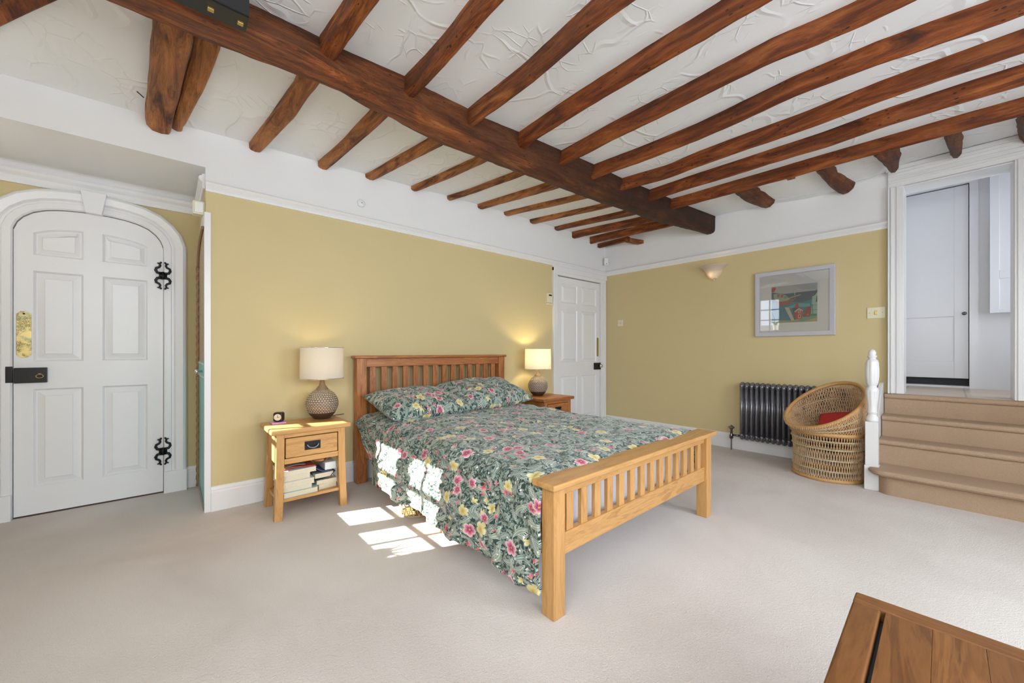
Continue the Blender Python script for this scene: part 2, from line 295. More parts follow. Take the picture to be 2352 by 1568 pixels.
# ---------------------------------------------------------------- mesh helpers
class MB:
    def __init__(s): s.v=[]; s.f=[]; s.uv=None
    def add(s,vs,fs):
        o=len(s.v); s.v+= [tuple(p) for p in vs]; s.f+=[tuple(i+o for i in f) for f in fs]; return s
    def box(s,a,b,top=None):
        x0,y0,z0=a; x1,y1,z1=b
        vs=[(x0,y0,z0),(x1,y0,z0),(x1,y1,z0),(x0,y1,z0),(x0,y0,z1),(x1,y0,z1),(x1,y1,z1),(x0,y1,z1)]
        return s.add(vs,[(3,2,1,0),(4,5,6,7),(0,1,5,4),(1,2,6,5),(2,3,7,6),(3,0,4,7)])
    def prism(s,poly,ax,a,b):
        n=len(poly)
        def m(p,c):
            return {'x':(c,p[0],p[1]),'y':(p[0],c,p[1]),'z':(p[0],p[1],c)}[ax]
        vs=[m(p,a) for p in poly]+[m(p,b) for p in poly]
        fs=[tuple(range(n))[::-1],tuple(range(n,2*n))]+[(i,(i+1)%n,n+(i+1)%n,n+i) for i in range(n)]
        return s.add(vs,fs)
    def loft(s,rings,closed=True,caps=True):
        n=len(rings[0]); vs=[p for r in rings for p in r]; fs=[]
        for i in range(len(rings)-1):
            for j in range(n if closed else n-1):
                k=(j+1)%n; fs.append((i*n+j,i*n+k,(i+1)*n+k,(i+1)*n+j))
        if caps and closed: fs.append(tuple(range(n))[::-1]); fs.append(tuple((len(rings)-1)*n+j for j in range(n)))
        return s.add(vs,fs)
    def lathe(s,prof,n=32,c=(0,0,0),caps=True,ribs=None):
        rings=[]
        for r,z in prof:
            rings.append([(c[0]+r*math.cos(2*pi*j/n),c[1]+r*math.sin(2*pi*j/n),c[2]+z) for j in range(n)])
        return s.loft(rings,True,caps)
    def tube(s,pts,r,n=8,closed=False,taper=None):
        pts=[Vector(p) for p in pts]; rings=[]; N=len(pts); up=Vector((0,0,1)); pn=None
        for i,p in enumerate(pts):
            if closed: d=pts[(i+1)%N]-pts[i-1]
            else: d=pts[min(i+1,N-1)]-pts[max(i-1,0)]
            d.normalize()
            if pn is None:
                u=up if abs(d.z)<.9 else Vector((1,0,0)); a=d.cross(u).normalized()
            else:
                a=(pn-d*pn.dot(d)).normalized()
            pn=a; b=d.cross(a); rr=r*(taper(i/(N-1)) if taper else 1)
            rings.append([p+rr*(math.cos(2*pi*j/n)*a+math.sin(2*pi*j/n)*b) for j in range(n)])
        if closed: rings.append(rings[0])
        return s.loft(rings,True,not closed)
    def grid(s,fn,nu,nv,uvfn=None):
        o=len(s.v); s.add([fn(i/nu,j/nv) for j in range(nv+1) for i in range(nu+1)],[(j*(nu+1)+i,j*(nu+1)+i+1,(j+1)*(nu+1)+i+1,(j+1)*(nu+1)+i) for j in range(nv) for i in range(nu)])
        if uvfn:
            s.uv=s.uv or {}
            for j in range(nv+1):
                for i in range(nu+1): s.uv[o+j*(nu+1)+i]=uvfn(i/nu,j/nv)
        return s
    def build(s,name,mat,parent=None,smooth=False,bev=0,seg=2,loc=None,fixn=True):
        me=bpy.data.meshes.new(name); me.from_pydata(s.v,[],s.f)
        if fixn:
            bm=bmesh.new(); bm.from_mesh(me); bmesh.ops.recalc_face_normals(bm,faces=bm.faces); bm.to_mesh(me); bm.free()
        if s.uv:
            l=me.uv_layers.new(name='UVMap')
            for lp in me.loops: l.data[lp.index].uv=s.uv.get(lp.vertex_index,(0,0))
        if isinstance(mat,str): mat=M[mat]
        me.materials.append(mat)
        if smooth: me.polygons.foreach_set('use_smooth',[True]*len(me.polygons))
        o=bpy.data.objects.new(name,me); COL.objects.link(o)
        if parent: o.parent=parent
        if loc is not None: o.location=loc
        if bev:
            b=o.modifiers.new('bevel','BEVEL'); b.width=bev; b.segments=seg; b.limit_method='ANGLE'; b.angle_limit=.6
            if not smooth: me.polygons.foreach_set('use_smooth',[True]*len(me.polygons)); b.harden_normals=True
        return o
def B(name,a,b,mat,parent=None,bev=0,**k): return MB().box(a,b).build(name,mat,parent,bev=bev,**k)
def empty(name,loc=(0,0,0),rz=0):
    o=bpy.data.objects.new(name,None); COL.objects.link(o); o.location=loc; o.rotation_euler=(0,0,rz); o.empty_display_size=.05; return o
def tag(o,label,cat,group=None,kind=None):
    o['label']=label; o['category']=cat
    if group: o['group']=group
    if kind: o['kind']=kind
    return o
def struct(o,label,cat): return tag(o,label,cat,kind='structure')
def copy_tree(o,parent=None):
    c=o.copy(); COL.objects.link(c)
    if parent: c.parent=parent
    for ch in list(o.children): copy_tree(ch,c)
    return c
def lerp(a,b,t): return a+(b-a)*t
def interp(x,pts):
    if x<=pts[0][0]: return pts[0][1]
    for (a,b),(c,d) in zip(pts,pts[1:]):
        if x<=c: return b+(d-b)*(x-a)/(c-a)
    return pts[-1][1]
nz=lambda x,y,z: noise.noise(Vector((x,y,z)))
def smooth_(t): t=max(0,min(1,t)); return t*t*(3-2*t)
# ---------------------------------------------------------------- shell
XW=-6.2; YS=-5.6; ALX=-4.82; ALY=.75
WZ=[(-6,2.70),(-4.9,2.712),(-4.5,2.73),(-3.7,2.755),(-2.8,2.788),(-2,2.803),(0,2.83)]
def ZC(x,y):
    a=interp(x,WZ); t=smooth_(-y/1.2); z=lerp(a,2.80,t)
    z-= .055*math.exp(-((y+2.6)/.4)**2)*smooth_((x+.75)/.75)
    if y<-1.9: z+= .04*smooth_((x+.6)/.6)*smooth_((-y-2.9)/.3)
    return z
fl=B('floor',(XW-.2,YS-.2,-.1),(.0,ALY+.2,0),'carpet'); struct(fl,'beige cut pile carpet covering the whole bedroom floor','floor')
ce=MB().grid(lambda u,v:(lerp(XW-.1,.05,u),lerp(YS-.1,.05,v),ZC(lerp(XW-.1,.05,u),lerp(YS-.1,.05,v))+.004*nz(u*9,v*9,1)),120,120)
ce=ce.build('ceiling','ceiling_plaster',smooth=True); sm=ce.modifiers.new('s','SOLIDIFY'); sm.thickness=.1; sm.offset=-1 if ce.data.polygons[0].normal.z<0 else 1
struct(ce,'white trowelled plaster ceiling between the old joists','ceiling')
RZ=2.335
# bed wall (thick slab) : yellow below the rail, white above
bw=MB().box((ALX,0,0),(-1.18,.2,RZ)).build('wall_back','yellow_wall'); struct(bw,'yellow painted wall behind the bed','wall')
frz=MB().prism([(XW-.1,2.46),(ALX,2.46),(ALX,RZ),(.15,RZ),(.15,2.95),(XW-.1,2.95)],'y',0,.2).build('wall_back_upper','white_wall'); struct(frz,'white frieze above the picture rail on the bed wall','wall')
B2=MB().box((-1.18,.06,0),(.15,.2,RZ)).build('wall_back_doorway','white_wall'); struct(B2,'white reveal wall behind the narrow corner door','wall')
# alcove
aw=MB().box((XW-.1,ALY,0),(ALX+.02,ALY+.2,2.6)).build('wall_alcove','yellow_wall'); struct(aw,'yellow wall around the arched white door','wall')
asd=MB().box((ALX,.2,0),(ALX+.25,ALY+.2,2.6)).build('wall_alcove_side','yellow_wall'); struct(asd,'narrow yellow side wall of the door alcove','wall')
# soffit with coved back
def cove(p0=(0.2,2.50),n=10):
    return [(.2,2.46),(.2,2.7),(ALY+.1,2.7),(ALY+.1,2.36),(ALY-.012,2.36),(ALY-.012,2.385)]+[(ALY-.012-.07*(1-math.cos(t)),2.385+.06*math.sin(t)) for t in [pi/2*i/6 for i in range(1,7)]]
MBs=MB().prism(cove(),'x',XW-.1,ALX+.02).build('ceiling_alcove','white_wall'); struct(MBs,'smooth white soffit above the arched door','ceiling')
# west wall with high window
WY0,WY1,WZ0,WZ1=-.72,.30,1.665,2.42
ww=MB()
ww.box((XW-.07,YS-.2,0),(XW,WY0,2.9)).box((XW-.07,WY1,0),(XW,ALY+.2,2.9)).box((XW-.07,WY0,0),(XW,WY1,WZ0)).box((XW-.07,WY0,WZ1),(XW,WY1,2.9))
ww=ww.build('wall_left','yellow_wall'); struct(ww,'yellow window wall to the left of the camera','wall')
win=MB()
X0,X1=XW-.05,XW-.0
def wb(y0,y1,z0,z1): win.box((X0,y0,z0),(X1,y1,z1))
wb(-.32,-.18,WZ0,WZ1)
for y in (-.52,.125): win.box((X0+.015,y-.012,WZ0),(X1-.01,y+.012,WZ1))
for z in (WZ0+.255,WZ0+.51):
    win.box((X0+.015,WY0,z-.013),(X1-.01,WY1,z+.013))
wo=win.build('window_1','white_gloss'); struct(wo,'small high white casement window on the left wall','window')
gp=B('window_pane',(XW-.035,WY0,WZ0),(XW-.032,WY1,WZ1),'pane_glass',wo)
B('window_sill',(XW-.22,WY0-.03,WZ0-.04),(XW+.015,WY1+.03,WZ0-.002),'white_gloss',wo,bev=.005)
# south wall with two windows added to bring in soft daylight
sw=MB(); sw.box((XW-.2,YS-.2,0),(.2,YS,.7)).box((XW-.2,YS-.2,2.4),(.2,YS,2.95)).box((XW-.2,YS-.2,.7),(-5.25,YS,2.4)).box((-3.75,YS-.2,.7),(-2.95,YS,2.4)).box((-1.45,YS-.2,.7),(.2,YS,2.4))
so=sw.build('wall_front','yellow_wall'); struct(so,'yellow wall behind the camera with two windows','wall')
for i,xa in enumerate((-5.25,-2.95)):
    m=MB()
    for x in (xa,xa+.48,xa+.98,xa+1.46): m.box((x,YS-.1,.7),(x+.04,YS-.05,2.4))
    for z in (.7,1.1,1.5,1.95,2.36): m.box((xa,YS-.095,z),(xa+1.5,YS-.055,z+.035))
    o=m.build('window_%d'%(i+2),'white_gloss'); struct(o,'tall white window behind the camera, %s of the two'%('left','right')[i],'window')
    B('window_pane',(xa,YS-.08,.7),(xa+1.5,YS-.077,2.4),'pane_glass',o)
# right wall
OY0,OY1,OZ=-3.227,-3.846,2.655; LZ=.76
rw=MB().box((0,-3.15,0),(.25,.2,RZ)); rw.box((0,-3.15,-.1),(.25,-3.15+.02,RZ))
rw=rw.build('wall_right','yellow_wall'); struct(rw,'yellow wall with the radiator and picture','wall')
ru=MB().box((0,OY0+.01,RZ),(.25,.2,2.95)).box((0,YS-.2,OZ),(.25,OY0+.01,3.35)).box((0,OY0+.01,2.95),(.25,-2.7,3.35)).box((0,YS-.2,0),(.25,OY1-.01,OZ)).box((0,OY0+.012,0),(.2,-3.15,RZ)).box((0.01,OY1-.01,0),(.2,OY0+.012,LZ-.06))
ru=ru.build('wall_right_upper','white_wall'); struct(ru,'white frieze and white wall around the stair opening','wall')
# picture rails
def rail_prof(): return [(0,-.045),(.012,-.045),(.018,-.030),(.016,-.012),(.030,.0),(.038,.012),(.030,.024),(.018,.026),(.018,.034),(0,.036)]
pr=[( -a,b) for a,b in rail_prof()]
m=MB().prism([(p[0],p[1]+RZ) for p in pr],'x',ALX+.0,.0).build('trim_1','white_gloss'); struct(m,'white picture rail along the bed wall','trim')
m=MB().prism([(p[0],p[1]+RZ) for p in pr],'y',0,-3.127); m.v=[(x,y,z) for x,y,z in m.v]; m=m.build('trim_2','white_gloss'); struct(m,'white picture rail above the framed picture','trim')
m=MB().prism([(ALY+p[0]*1.4,p[1]*1.5+2.375) for p in pr],'x',XW,ALX+.02).build('trim_3','white_gloss'); struct(m,'white cornice moulding over the arched door','trim')
m=MB().prism([(ALX+p[0]*1.0,p[1]*1.3+2.375) for p in pr],'y',.03,ALY).build('trim_4','white_gloss'); struct(m,'white moulding return on the alcove side wall','trim')
# baseboards
bp_=[(0,0),(-.018,0),(-.018,.135),(-.013,.145),(-.013,.155),(-.006,.172),(0,.176)]
m=MB().prism(bp_,'x',ALX+.03,-1.18).build('baseboard_back','white_gloss'); struct(m,'white skirting board along the bed wall','baseboard')
m=MB().prism(bp_,'y',0,-3.0).build('baseboard_right','white_gloss'); struct(m,'white skirting board under the radiator','baseboard')
m=MB().prism([(a+ALY,b) for a,b in bp_],'x',-4.905,ALX).build('baseboard_alcove','white_gloss'); struct(m,'short white skirting beside the arched door','baseboard')
# ---------------------------------------------------------------- doors
def raised(mb,poly,yf,rec=.016,inset=.028,fld=.05):
    """panel filling poly (x,z) facing -y: outer moulding slope, then raised field"""
    cx=sum(p[0] for p in poly)/len(poly); cz=sum(p[1] for p in poly)/len(poly)
    def off(d):
        out=[]
        n=len(poly)
        for i in range(n):
            a=Vector(poly[i-1]); b=Vector(poly[i]); c=Vector(poly[(i+1)%n])
            e1=(b-a).normalized(); e2=(c-b).normalized(); n1=Vector((-e1.y,e1.x)); n2=Vector((-e2.y,e2.x))
            bs=(n1+n2); l=bs.length
            bs=bs/l; k=d/max(.3,bs.dot(n1)); q=b+bs*k; out.append((q.x,q.y))
        return out
    rings=[(poly,yf),(off(.012),yf+rec),(off(.016),yf+rec),(off(fld),yf+.004),(off(fld+.004),yf+.001)]
    rr=[[(p[0],y,p[1]) for p in pl] for pl,y in rings]
    mb.loft(rr,True,False); n=len(poly); mb.add(rr[-1],[tuple(range(n))])
def rectp(x0,x1,z0,z1): return [(x0,z0),(x1,z0),(x1,z1),(x0,z1)]
# arched door 1
DX0,DX1=-5.812,-5.052; YD=ALY-.03
arch_px=[(34,526),(41,509),(65,497),(108,492),(163,492),(210,495),(240,500),(282,512),(325,530),(355,548),(374,567)]
A=[P(*q,y=ALY) for q in arch_px]; cxm=(DX0+DX1)/2
# symmetrical arch from samples of the right half
half=[(0,2.168),(.08,2.167),(.16,2.158),(.23,2.142),(.29,2.115),(.335,2.075),(.362,2.035),(.378,1.985)]
arch=[(cxm-a,b) for a,b in half[::-1]]+[(cxm+a,b) for a,b in half[1:]]
def arch_z(x): return interp(x,arch)
d1=MB()
rails=[(0.012,.20),(.885,1.078),(1.712,1.822)]
PX=[(-5.726,-5.489),(-5.392,-5.144)]
yb=YD+.03
for x0,x1 in ((DX0,PX[0][0]),(PX[0][1],PX[1][0]),(PX[1][1],DX1)):
    top=[(x,z) for x,z in arch if x0<x<x1]
    d1.prism([(x0,.012),(x1,.012),(x1,arch_z(x1))]+top[::-1]+[(x0,arch_z(x0))],'y',YD,yb)
for x0,x1 in PX:
    for z0,z1 in rails: d1.box((x0,YD,z0),(x1,yb,z1))
    xs=[lerp(x0,x1,i/8) for i in range(9)]
    d1.prism([(x,arch_z(x)) for x in xs]+[(x,arch_z(x)-.135+.0*x) for x in xs[::-1]],'y',YD,yb)
d1=d1.build('door_1','white_gloss'); struct(d1,'white six panelled arched door in the alcove','door')
for x0,x1 in PX:
    for z0,z1 in ((.20,.885),(1.078,1.712)):
        m=MB(); raised(m,rectp(x0,x1,z0,z1),YD); m.build('door_panel','white_gloss',d1)
    xs=[lerp(x0,x1,i/8) for i in range(9)]
    m=MB(); raised(m,[(x0,1.822),(x1,1.822)]+[(x,arch_z(x)-.135) for x in xs[::-1]],YD,fld=.04); m.build('door_panel','white_gloss',d1)
# finger plate, rim lock
px0,px1,pz0,pz1=-5.800,-5.733,1.105,1.425
m=MB().prism([(px0,pz0+.02),(px0+.02,pz0),(px1-.02,pz0),(px1,pz0+.02),(px1,pz1-.02),(px1-.02,pz1),(px0+.02,pz1),(px0,pz1-.02)],'y',YD-.004,YD).build('finger_plate','engraved_brass',d1,bev=.001); m['label']='brass finger plate engraved with trees'
MB().lathe([(.006,0),(.006,.003),(.002,.005)],10,(0,0,0)).build('screw','black_iron',m,loc=(-5.766,YD-.004,1.408)).rotation_euler=(pi/2,0,0)
lk=B('rim_lock',(-5.806,YD-.03,.93),(-5.66,YD,1.035),'black_iron',d1,bev=.003); lk['label']='black iron rim lock'
kp=B('lock_keep',(-5.842,YD-.028,.935),(-5.812,YD+.01,1.045),'black_iron',d1,bev=.002)
m=MB().tube([(-5.692+.017*math.cos(t),YD-.034,.975+.012*math.sin(t)) for t in [2*pi*i/20 for i in range(20)]],.0022,6,True); m.lathe([(.009,-.004),(.009,.004)],12,(-5.692,YD-.034,.99)); m.build('drop_handle','brass',lk,smooth=True)
def hinge(zc):
    h=MB(); y=YD-.028
    h.prism([(-5.052-.028,zc-.026),(-5.052,zc-.030),(-5.052+.028,zc-.026),(-5.052+.024,zc),(-5.052+.028,zc+.026),(-5.052,zc+.030),(-5.052-.028,zc+.026),(-5.052-.024,zc)],'y',y-.004,y+.006)
    for sx in (-1,1):
        for sz in (-1,1):
            pts=[(.012,.018),(.034,.022),(.044,.040),(.040,.058),(.024,.066),(.017,.078),(.020,.092),(.014,.104),(.008,.108)]
            h.tube([(-5.052+sx*a,y,zc+sz*b) for a,b in pts],.0105,7,taper=lambda t:1.05-.45*t)
            h.tube([(-5.052+sx*a,y,zc+sz*b) for a,b in ((.020,.092),(.030,.100),(.033,.094))],.005,6)
            h.lathe([(.004,-.004),(.004,.004)],8,(-5.052+sx*.018,y-.004,zc+sz*.012))
    h.tube([(-5.052,y-.006,zc-.03),(-5.052,y-.006,zc+.03)],.006,8)
    return h.build('hinge','black_iron',d1,smooth=True)
hinge(1.758); hinge(.342)
# architrave of the arched door, stepped section swept round
def sweep_arch(offs,y0,y1,zbot,name,parent=None,mat='white_gloss'):
    inner=[(cxm-a,b) for a,b in half[::-1]]+[(cxm+a,b) for a,b in half[1:]]
    inner=[(DX0-.004,zbot)]+[(x-.004 if x<cxm else x+.004,z+.004) for x,z in inner]+[(DX1+.004,zbot)]
    def off(d):
        out=[];n=len(inner)
        for i in range(n):
            b=Vector(inner[i])
            e1=(b-Vector(inner[i-1])).normalized() if i>0 else Vector((0,1)); e2=(Vector(inner[i+1])-b).normalized() if i<n-1 else Vector((0,-1))
            n1=Vector((-e1.y,e1.x)); n2=Vector((-e2.y,e2.x)); bs=(n1+n2).normalized(); k=d/max(.4,bs.dot(n1)); q=b+bs*k; out.append(q)
        return out
    prof=offs; rings=[]
    cols=[off(d) for d,y in prof]
    for i in range(len(inner)): rings.append([(cols[k][i].x,prof[k][1],cols[k][i].y) for k in range(len(prof))])
    return MB().loft(rings,True,True).build(name,mat,parent,bev=0)
tr=sweep_arch([(0,ALY),(0,YD-.012),(.008,YD-.022),(.045,YD-.022),(.05,YD-.014),(.062,YD-.014),(.075,YD-.03),(.12,YD-.04),(.135,YD-.03),(.142,YD-.02),(.142,ALY)],0,0,.165,'trim_5')
struct(tr,'white moulded arched architrave with keystone','trim')
m=MB(); m.loft([[(-5.475,y1,2.165),(-5.39,y1,2.162),(-5.365,y1,2.322),(-5.50,y1,2.326)] for y1 in (YD-.055,ALY)]); m.build('keystone','white_gloss',tr,bev=.004)
for xa,xb in ((DX1+.004,DX1+.148),(DX0-.148,DX0-.004)): B('plinth_block',(xa,YD-.045,0),(xb,ALY,.175),'white_gloss',tr,bev=.004)
# threshold gap
B('threshold',(DX0,YD+.005,0),(DX1,ALY,.011),'brown_glaze',d1)
# cupboard door on the alcove side wall
cb=empty('cupboard_door',(ALX,0,0)); tag(cb,'tall arched cupboard door with gold paper above turquoise panel, edge on in alcove','door')
y0,y1=.045,.66
def archtop(y): 
    t=(y-y0)/(y1-y0); return 1.86+.17*math.sqrt(max(0,1-(t)**2))
ys=[lerp(y0,y1,i/12) for i in range(13)]
MB().prism([(y0,1.07),(y1,1.07)]+[(y,archtop(y)) for y in ys[::-1]],'x',-.006,.0).build('upper_panel','gold_paper',cb)
B('middle_rail',(-.010,y0,.95),(0,y1,1.07),'teal_paint',cb,bev=.002)
B('rail_bead',(-.013,y0,.955),(-.009,y1,.965),'cream_plastic',cb); B('rail_bead',(-.013,y0,1.052),(-.009,y1,1.062),'cream_plastic',cb)
B('lower_panel',(-.007,y0,.06),(0,y1,.95),'teal_paint',cb)
B('kick_strip',(-.012,y0,0.0),(0,y1,.06),'book_grey',cb)
rp=MB(); 
path=[(-.014,y1+.01,z) for z in [.02+i*.02 for i in range(93)]]+[(-.014,y,archtop(y)+.01) for y in ys[::-1]]
rp.tube(path,.011,6); 
for k in range(2): rp.tube([(p[0]+.007*math.cos(i*.9+k*pi),p[1]+.007*math.sin(i*.9+k*pi),p[2]) for i,p in enumerate(path[:93])],.008,5)
rp.build('rope_trim','rope',cb,smooth=True)
MB().lathe([(.008,0),(.008,.02),(.016,.028),(.014,.04),(.004,.044)],12).build('knob','chrome',cb,smooth=True,loc=(-.01,.16,1.0)).rotation_euler=(0,-pi/2,0)
m=MB().box((ALX-.006,.0,0),(ALX+.03,.035,2.14)); m.box((ALX-.008,-.012,0),(ALX+.03,.0,2.14)); m=m.build('trim_6','white_gloss',bev=.002); struct(m,'white corner post where the bed wall meets the alcove','trim')
m=MB(); ysx=[lerp(0.04,.74,i/12) for i in range(13)]
m.prism([(y,archtop(min(y,y1))+.02 if y<=y1 else 1.84) for y in ysx]+[(.74,1.95),(.55,2.10),(.2,2.14),(.04,2.14)],'x',ALX-.012,ALX).build('trim_7','white_gloss'); struct(bpy.data.objects['trim_7'],'white arched head board over the turquoise cupboard','trim')
# alarm box on alcove side
ab=empty('alarm_sensor',(ALX-.02,.06,2.17)); tag(ab,'small cream sensor box at the top of the alcove corner','sensor')
B('housing',(-.05,-.035,-.045),(.02,.035,.05),'cream_plastic',ab,bev=.006); B('face_plate',(-.04,-.045,-.035),(.01,-.033,.04),'white_plastic',ab,bev=.004)
# corner door 2
d2=MB(); X0,X1=-1.092,-.134; yf=.012; yk=.05
PXX=[(-.998,-.655),(-.562,-.212)]
rz=[(.01,.20),(.80,.995),(1.725,1.815),(2.075,2.165)]
for a,b in ((X0,PXX[0][0]),(PXX[0][1],PXX[1][0]),(PXX[1][1],X1)): d2.box((a,yf,.01),(b,yk,2.165))
for a,b in PXX:
    for z0,z1 in rz: d2.box((a,yf,z0),(b,yk,z1))
d2=d2.build('door_2','white_gloss'); struct(d2,'white six panelled door in the far corner','door')
for a,b in PXX:
    for z0,z1 in ((.20,.80),(.995,1.725),(1.815,2.075)):
        m=MB(); raised(m,rectp(a,b,z0,z1),yf,fld=.045); m.build('door_panel','white_gloss',d2)
m=MB().prism([(-.20,1.09)]+[(-.1775+.0225*math.cos(t),1.09+.0*1-.0225*math.sin(t)*1) for t in [pi-pi*i/6 for i in range(1,6)]]+[(-.155,1.09),(-.155,1.33)]+[(-.1775+.0225*math.cos(t),1.33+.0225*math.sin(t)) for t in [pi*i/6 for i in range(1,6)]]+[(-.20,1.33)],'y',yf-.004,yf).build('finger_plate','brass',d2); m['label']='narrow brass finger plate'
lk=B('rim_lock',(-.275,yf-.03,.875),(-.135,yf,.975),'black_iron',d2,bev=.003); lk['label']='black rim lock'
kn=MB().lathe([(.012,0),(.012,.02),(.026,.032),(.030,.045),(.024,.058),(.006,.064)],20).build('knob','chrome',lk,smooth=True,loc=(-.19,yf-.03,.93)); kn.rotation_euler=(pi/2,0,0)
MB().tube([(-.135,yf-.02,.905),(-.10,yf-.025,.90),(-.085,yf-.02,.91)],.005,6).build('latch','black_iron',lk,smooth=True)
B('hinge',(-1.1,yf-.008,1.83),(-1.088,yf+.0,1.93),'black_iron',d2)
m=MB()
m.box((-1.18,-.02,0),(-1.10,.06,2.175)).box((-.128,-.02,0),(-.0,.06,2.175)).box((-1.18,-.02,2.175),(-.0,.06,2.27)).box((-1.195,-.032,0),(-1.17,.0,2.27)).box((-.055,-.032,0),(-.03,.0,2.27)).box((-1.195,-.034,2.22),(-.0,.0,2.29)).box((-1.2,-.022,2.27),(0,0,2.295))
m=m.build('trim_8','white_gloss',bev=.004); struct(m,'white frame around the corner door','trim')
# stair opening casing
def casing_leg(y0,y1,z0,z1):
    m=MB(); s=1 if y1<y0 else -1
    a,b=max(y0,y1),min(y0,y1); 
    m.box((-.02,b,z0),(.0,a,z1))
    wdt=a-b
    m.box((-.045,a-.012,z0),(-.02,a-.0,z1)) ; m.box((-.032,a-.035,z0),(-.02,a-.018,z1)); m.box((-.028,b+.02,z0),(-.02,b+.045,z1))
    return m
c1=casing_leg(-3.127,OY0,LZ,2.655+.0)
c1.box((-.02,OY1-.11,LZ),(0,OY1,2.655)).box((-.03,OY1-.04,LZ),(-.02,OY1-.015,2.655)).box((-.045,OY1-.11,LZ),(-.02,OY1-.095,2.655))
c1.box((-.02,-3.956,2.655),(.0,-3.127,2.83)).box((-.032,-3.956,2.69),(-.02,-3.127,2.71)).box((-.028,-3.956,2.73),(-.02,-3.127,2.745)).box((-.05,-3.97,2.80),(-.02,-3.115,2.835)).box((-.036,-3.96,2.775),(-.02,-3.127,2.80))
c1.box((-.0,OY0-.004,LZ),(.26,OY0+.008,OZ)).box((0,OY1-.008,LZ),(.26,OY1+.004,OZ)).box((0,OY1,OZ-.012),(.26,OY0,OZ-.002))
c1=c1.build('trim_9','white_gloss',bev=.003); struct(c1,'white moulded casing around the opening above the stairs','trim')
# landing beyond
lf=B('floor_landing',(0,-4.8,LZ-.05),(1.6,-2.9,LZ),'landing_tile'); struct(lf,'pale stone tiles on the landing','floor')
m=MB().box((1.25,-3.70,LZ),(1.4,-4.8,3.3)).box((1.25,-3.05,LZ),(1.4,-2.8,3.3)).box((1.25,-3.70,3.02),(1.4,-3.0,3.3)).box((.251,-2.99,LZ),(1.4,-2.8,3.3))
m=m.build('wall_landing','white_wall'); struct(m,'white back wall of the landing','wall')
m=MB().box((.251,-4.8,LZ),(.30,-4.6,3.3)).box((1.07,-4.8,LZ),(1.4,-4.6,3.3)).box((.30,-4.8,LZ),(1.07,-4.6,1.3)).box((.30,-4.8,2.6),(1.07,-4.6,3.3)).build('wall_landing_window','white_wall'); struct(m,'white landing wall with a window, out of view','wall')
m=B('ceiling_landing',(.251,-4.8,3.2),(1.5,-2.9,3.3),'white_wall'); struct(m,'white ceiling of the landing','ceiling')
m=B('wall_landing_dark',(1.42,-3.9,LZ),(1.45,-2.9,3.2),'dark_void'); struct(m,'dark room beyond the landing door','wall')  # flat sheet; shade of the gap around the door is put into its colour
d3=MB(); X=1.27
ya,yb_=-3.635,-3.08
pz=[(LZ+.10,LZ+.40),(0,0)]
d3.box((X,ya,LZ+.10),(X+.04,ya+.10,2.90)).box((X,yb_-.06,LZ+.10),(X+.04,yb_,2.90)).box((X,ya+.10,LZ+.10),(X+.04,yb_-.06,LZ+.28)).box((X,ya+.10,1.52),(X+.04,yb_-.06,2.90)).box((X+.008,ya+.1,LZ+.28),(X+.04,yb_-.06,1.52))
d3=d3.build('door_3','white_gloss',bev=.002); struct(d3,'plain white door at the back of the landing','door')
m=MB().lathe([(.006,0),(.006,.02),(.018,.03),(.018,.04),(.004,.048)],12).build('knob','dark_chrome',d3,smooth=True,loc=(X-.0,ya+.03,1.545)); m.rotation_euler=(0,-pi/2,0)
m=MB().box((1.235,-3.70,LZ),(1.32,-3.64,3.02)).box((1.24,-3.64,2.91),(1.3,-3.05,2.95)).box((1.26,-3.64,LZ),(1.4,-3.05,LZ+.02)); m=m.build('trim_10','white_gloss'); struct(m,'white frame of the landing door','trim')
sh=empty('window_shutter',(1.25,-3.93,1.53)); tag(sh,'white panelled shutter hanging high on the landing wall, right of the door','shutter')
sm_=MB().box((-.10,.10,0),(-.075,.16,1.55)).box((-.10,-.30,0),(-.075,-.24,1.55)).box((-.10,-.24,0),(-.075,.10,.035)).box((-.10,-.24,1.5),(-.075,.10,1.55)).box((-.10,-.24,.34),(-.075,.10,.42)); sm_.build('shutter_frame','white_gloss',sh,bev=.002)
B('shutter_panel',(-.092,-.24,.03),(-.082,.10,1.5),'white_gloss',sh); B('backing',(-.075,-.30,0.01),(0,.155,1.55),'white_gloss',sh)
B('hinge',(-.104,-.10,1.02),(-.098,-.085,1.12),'black_iron',sh)
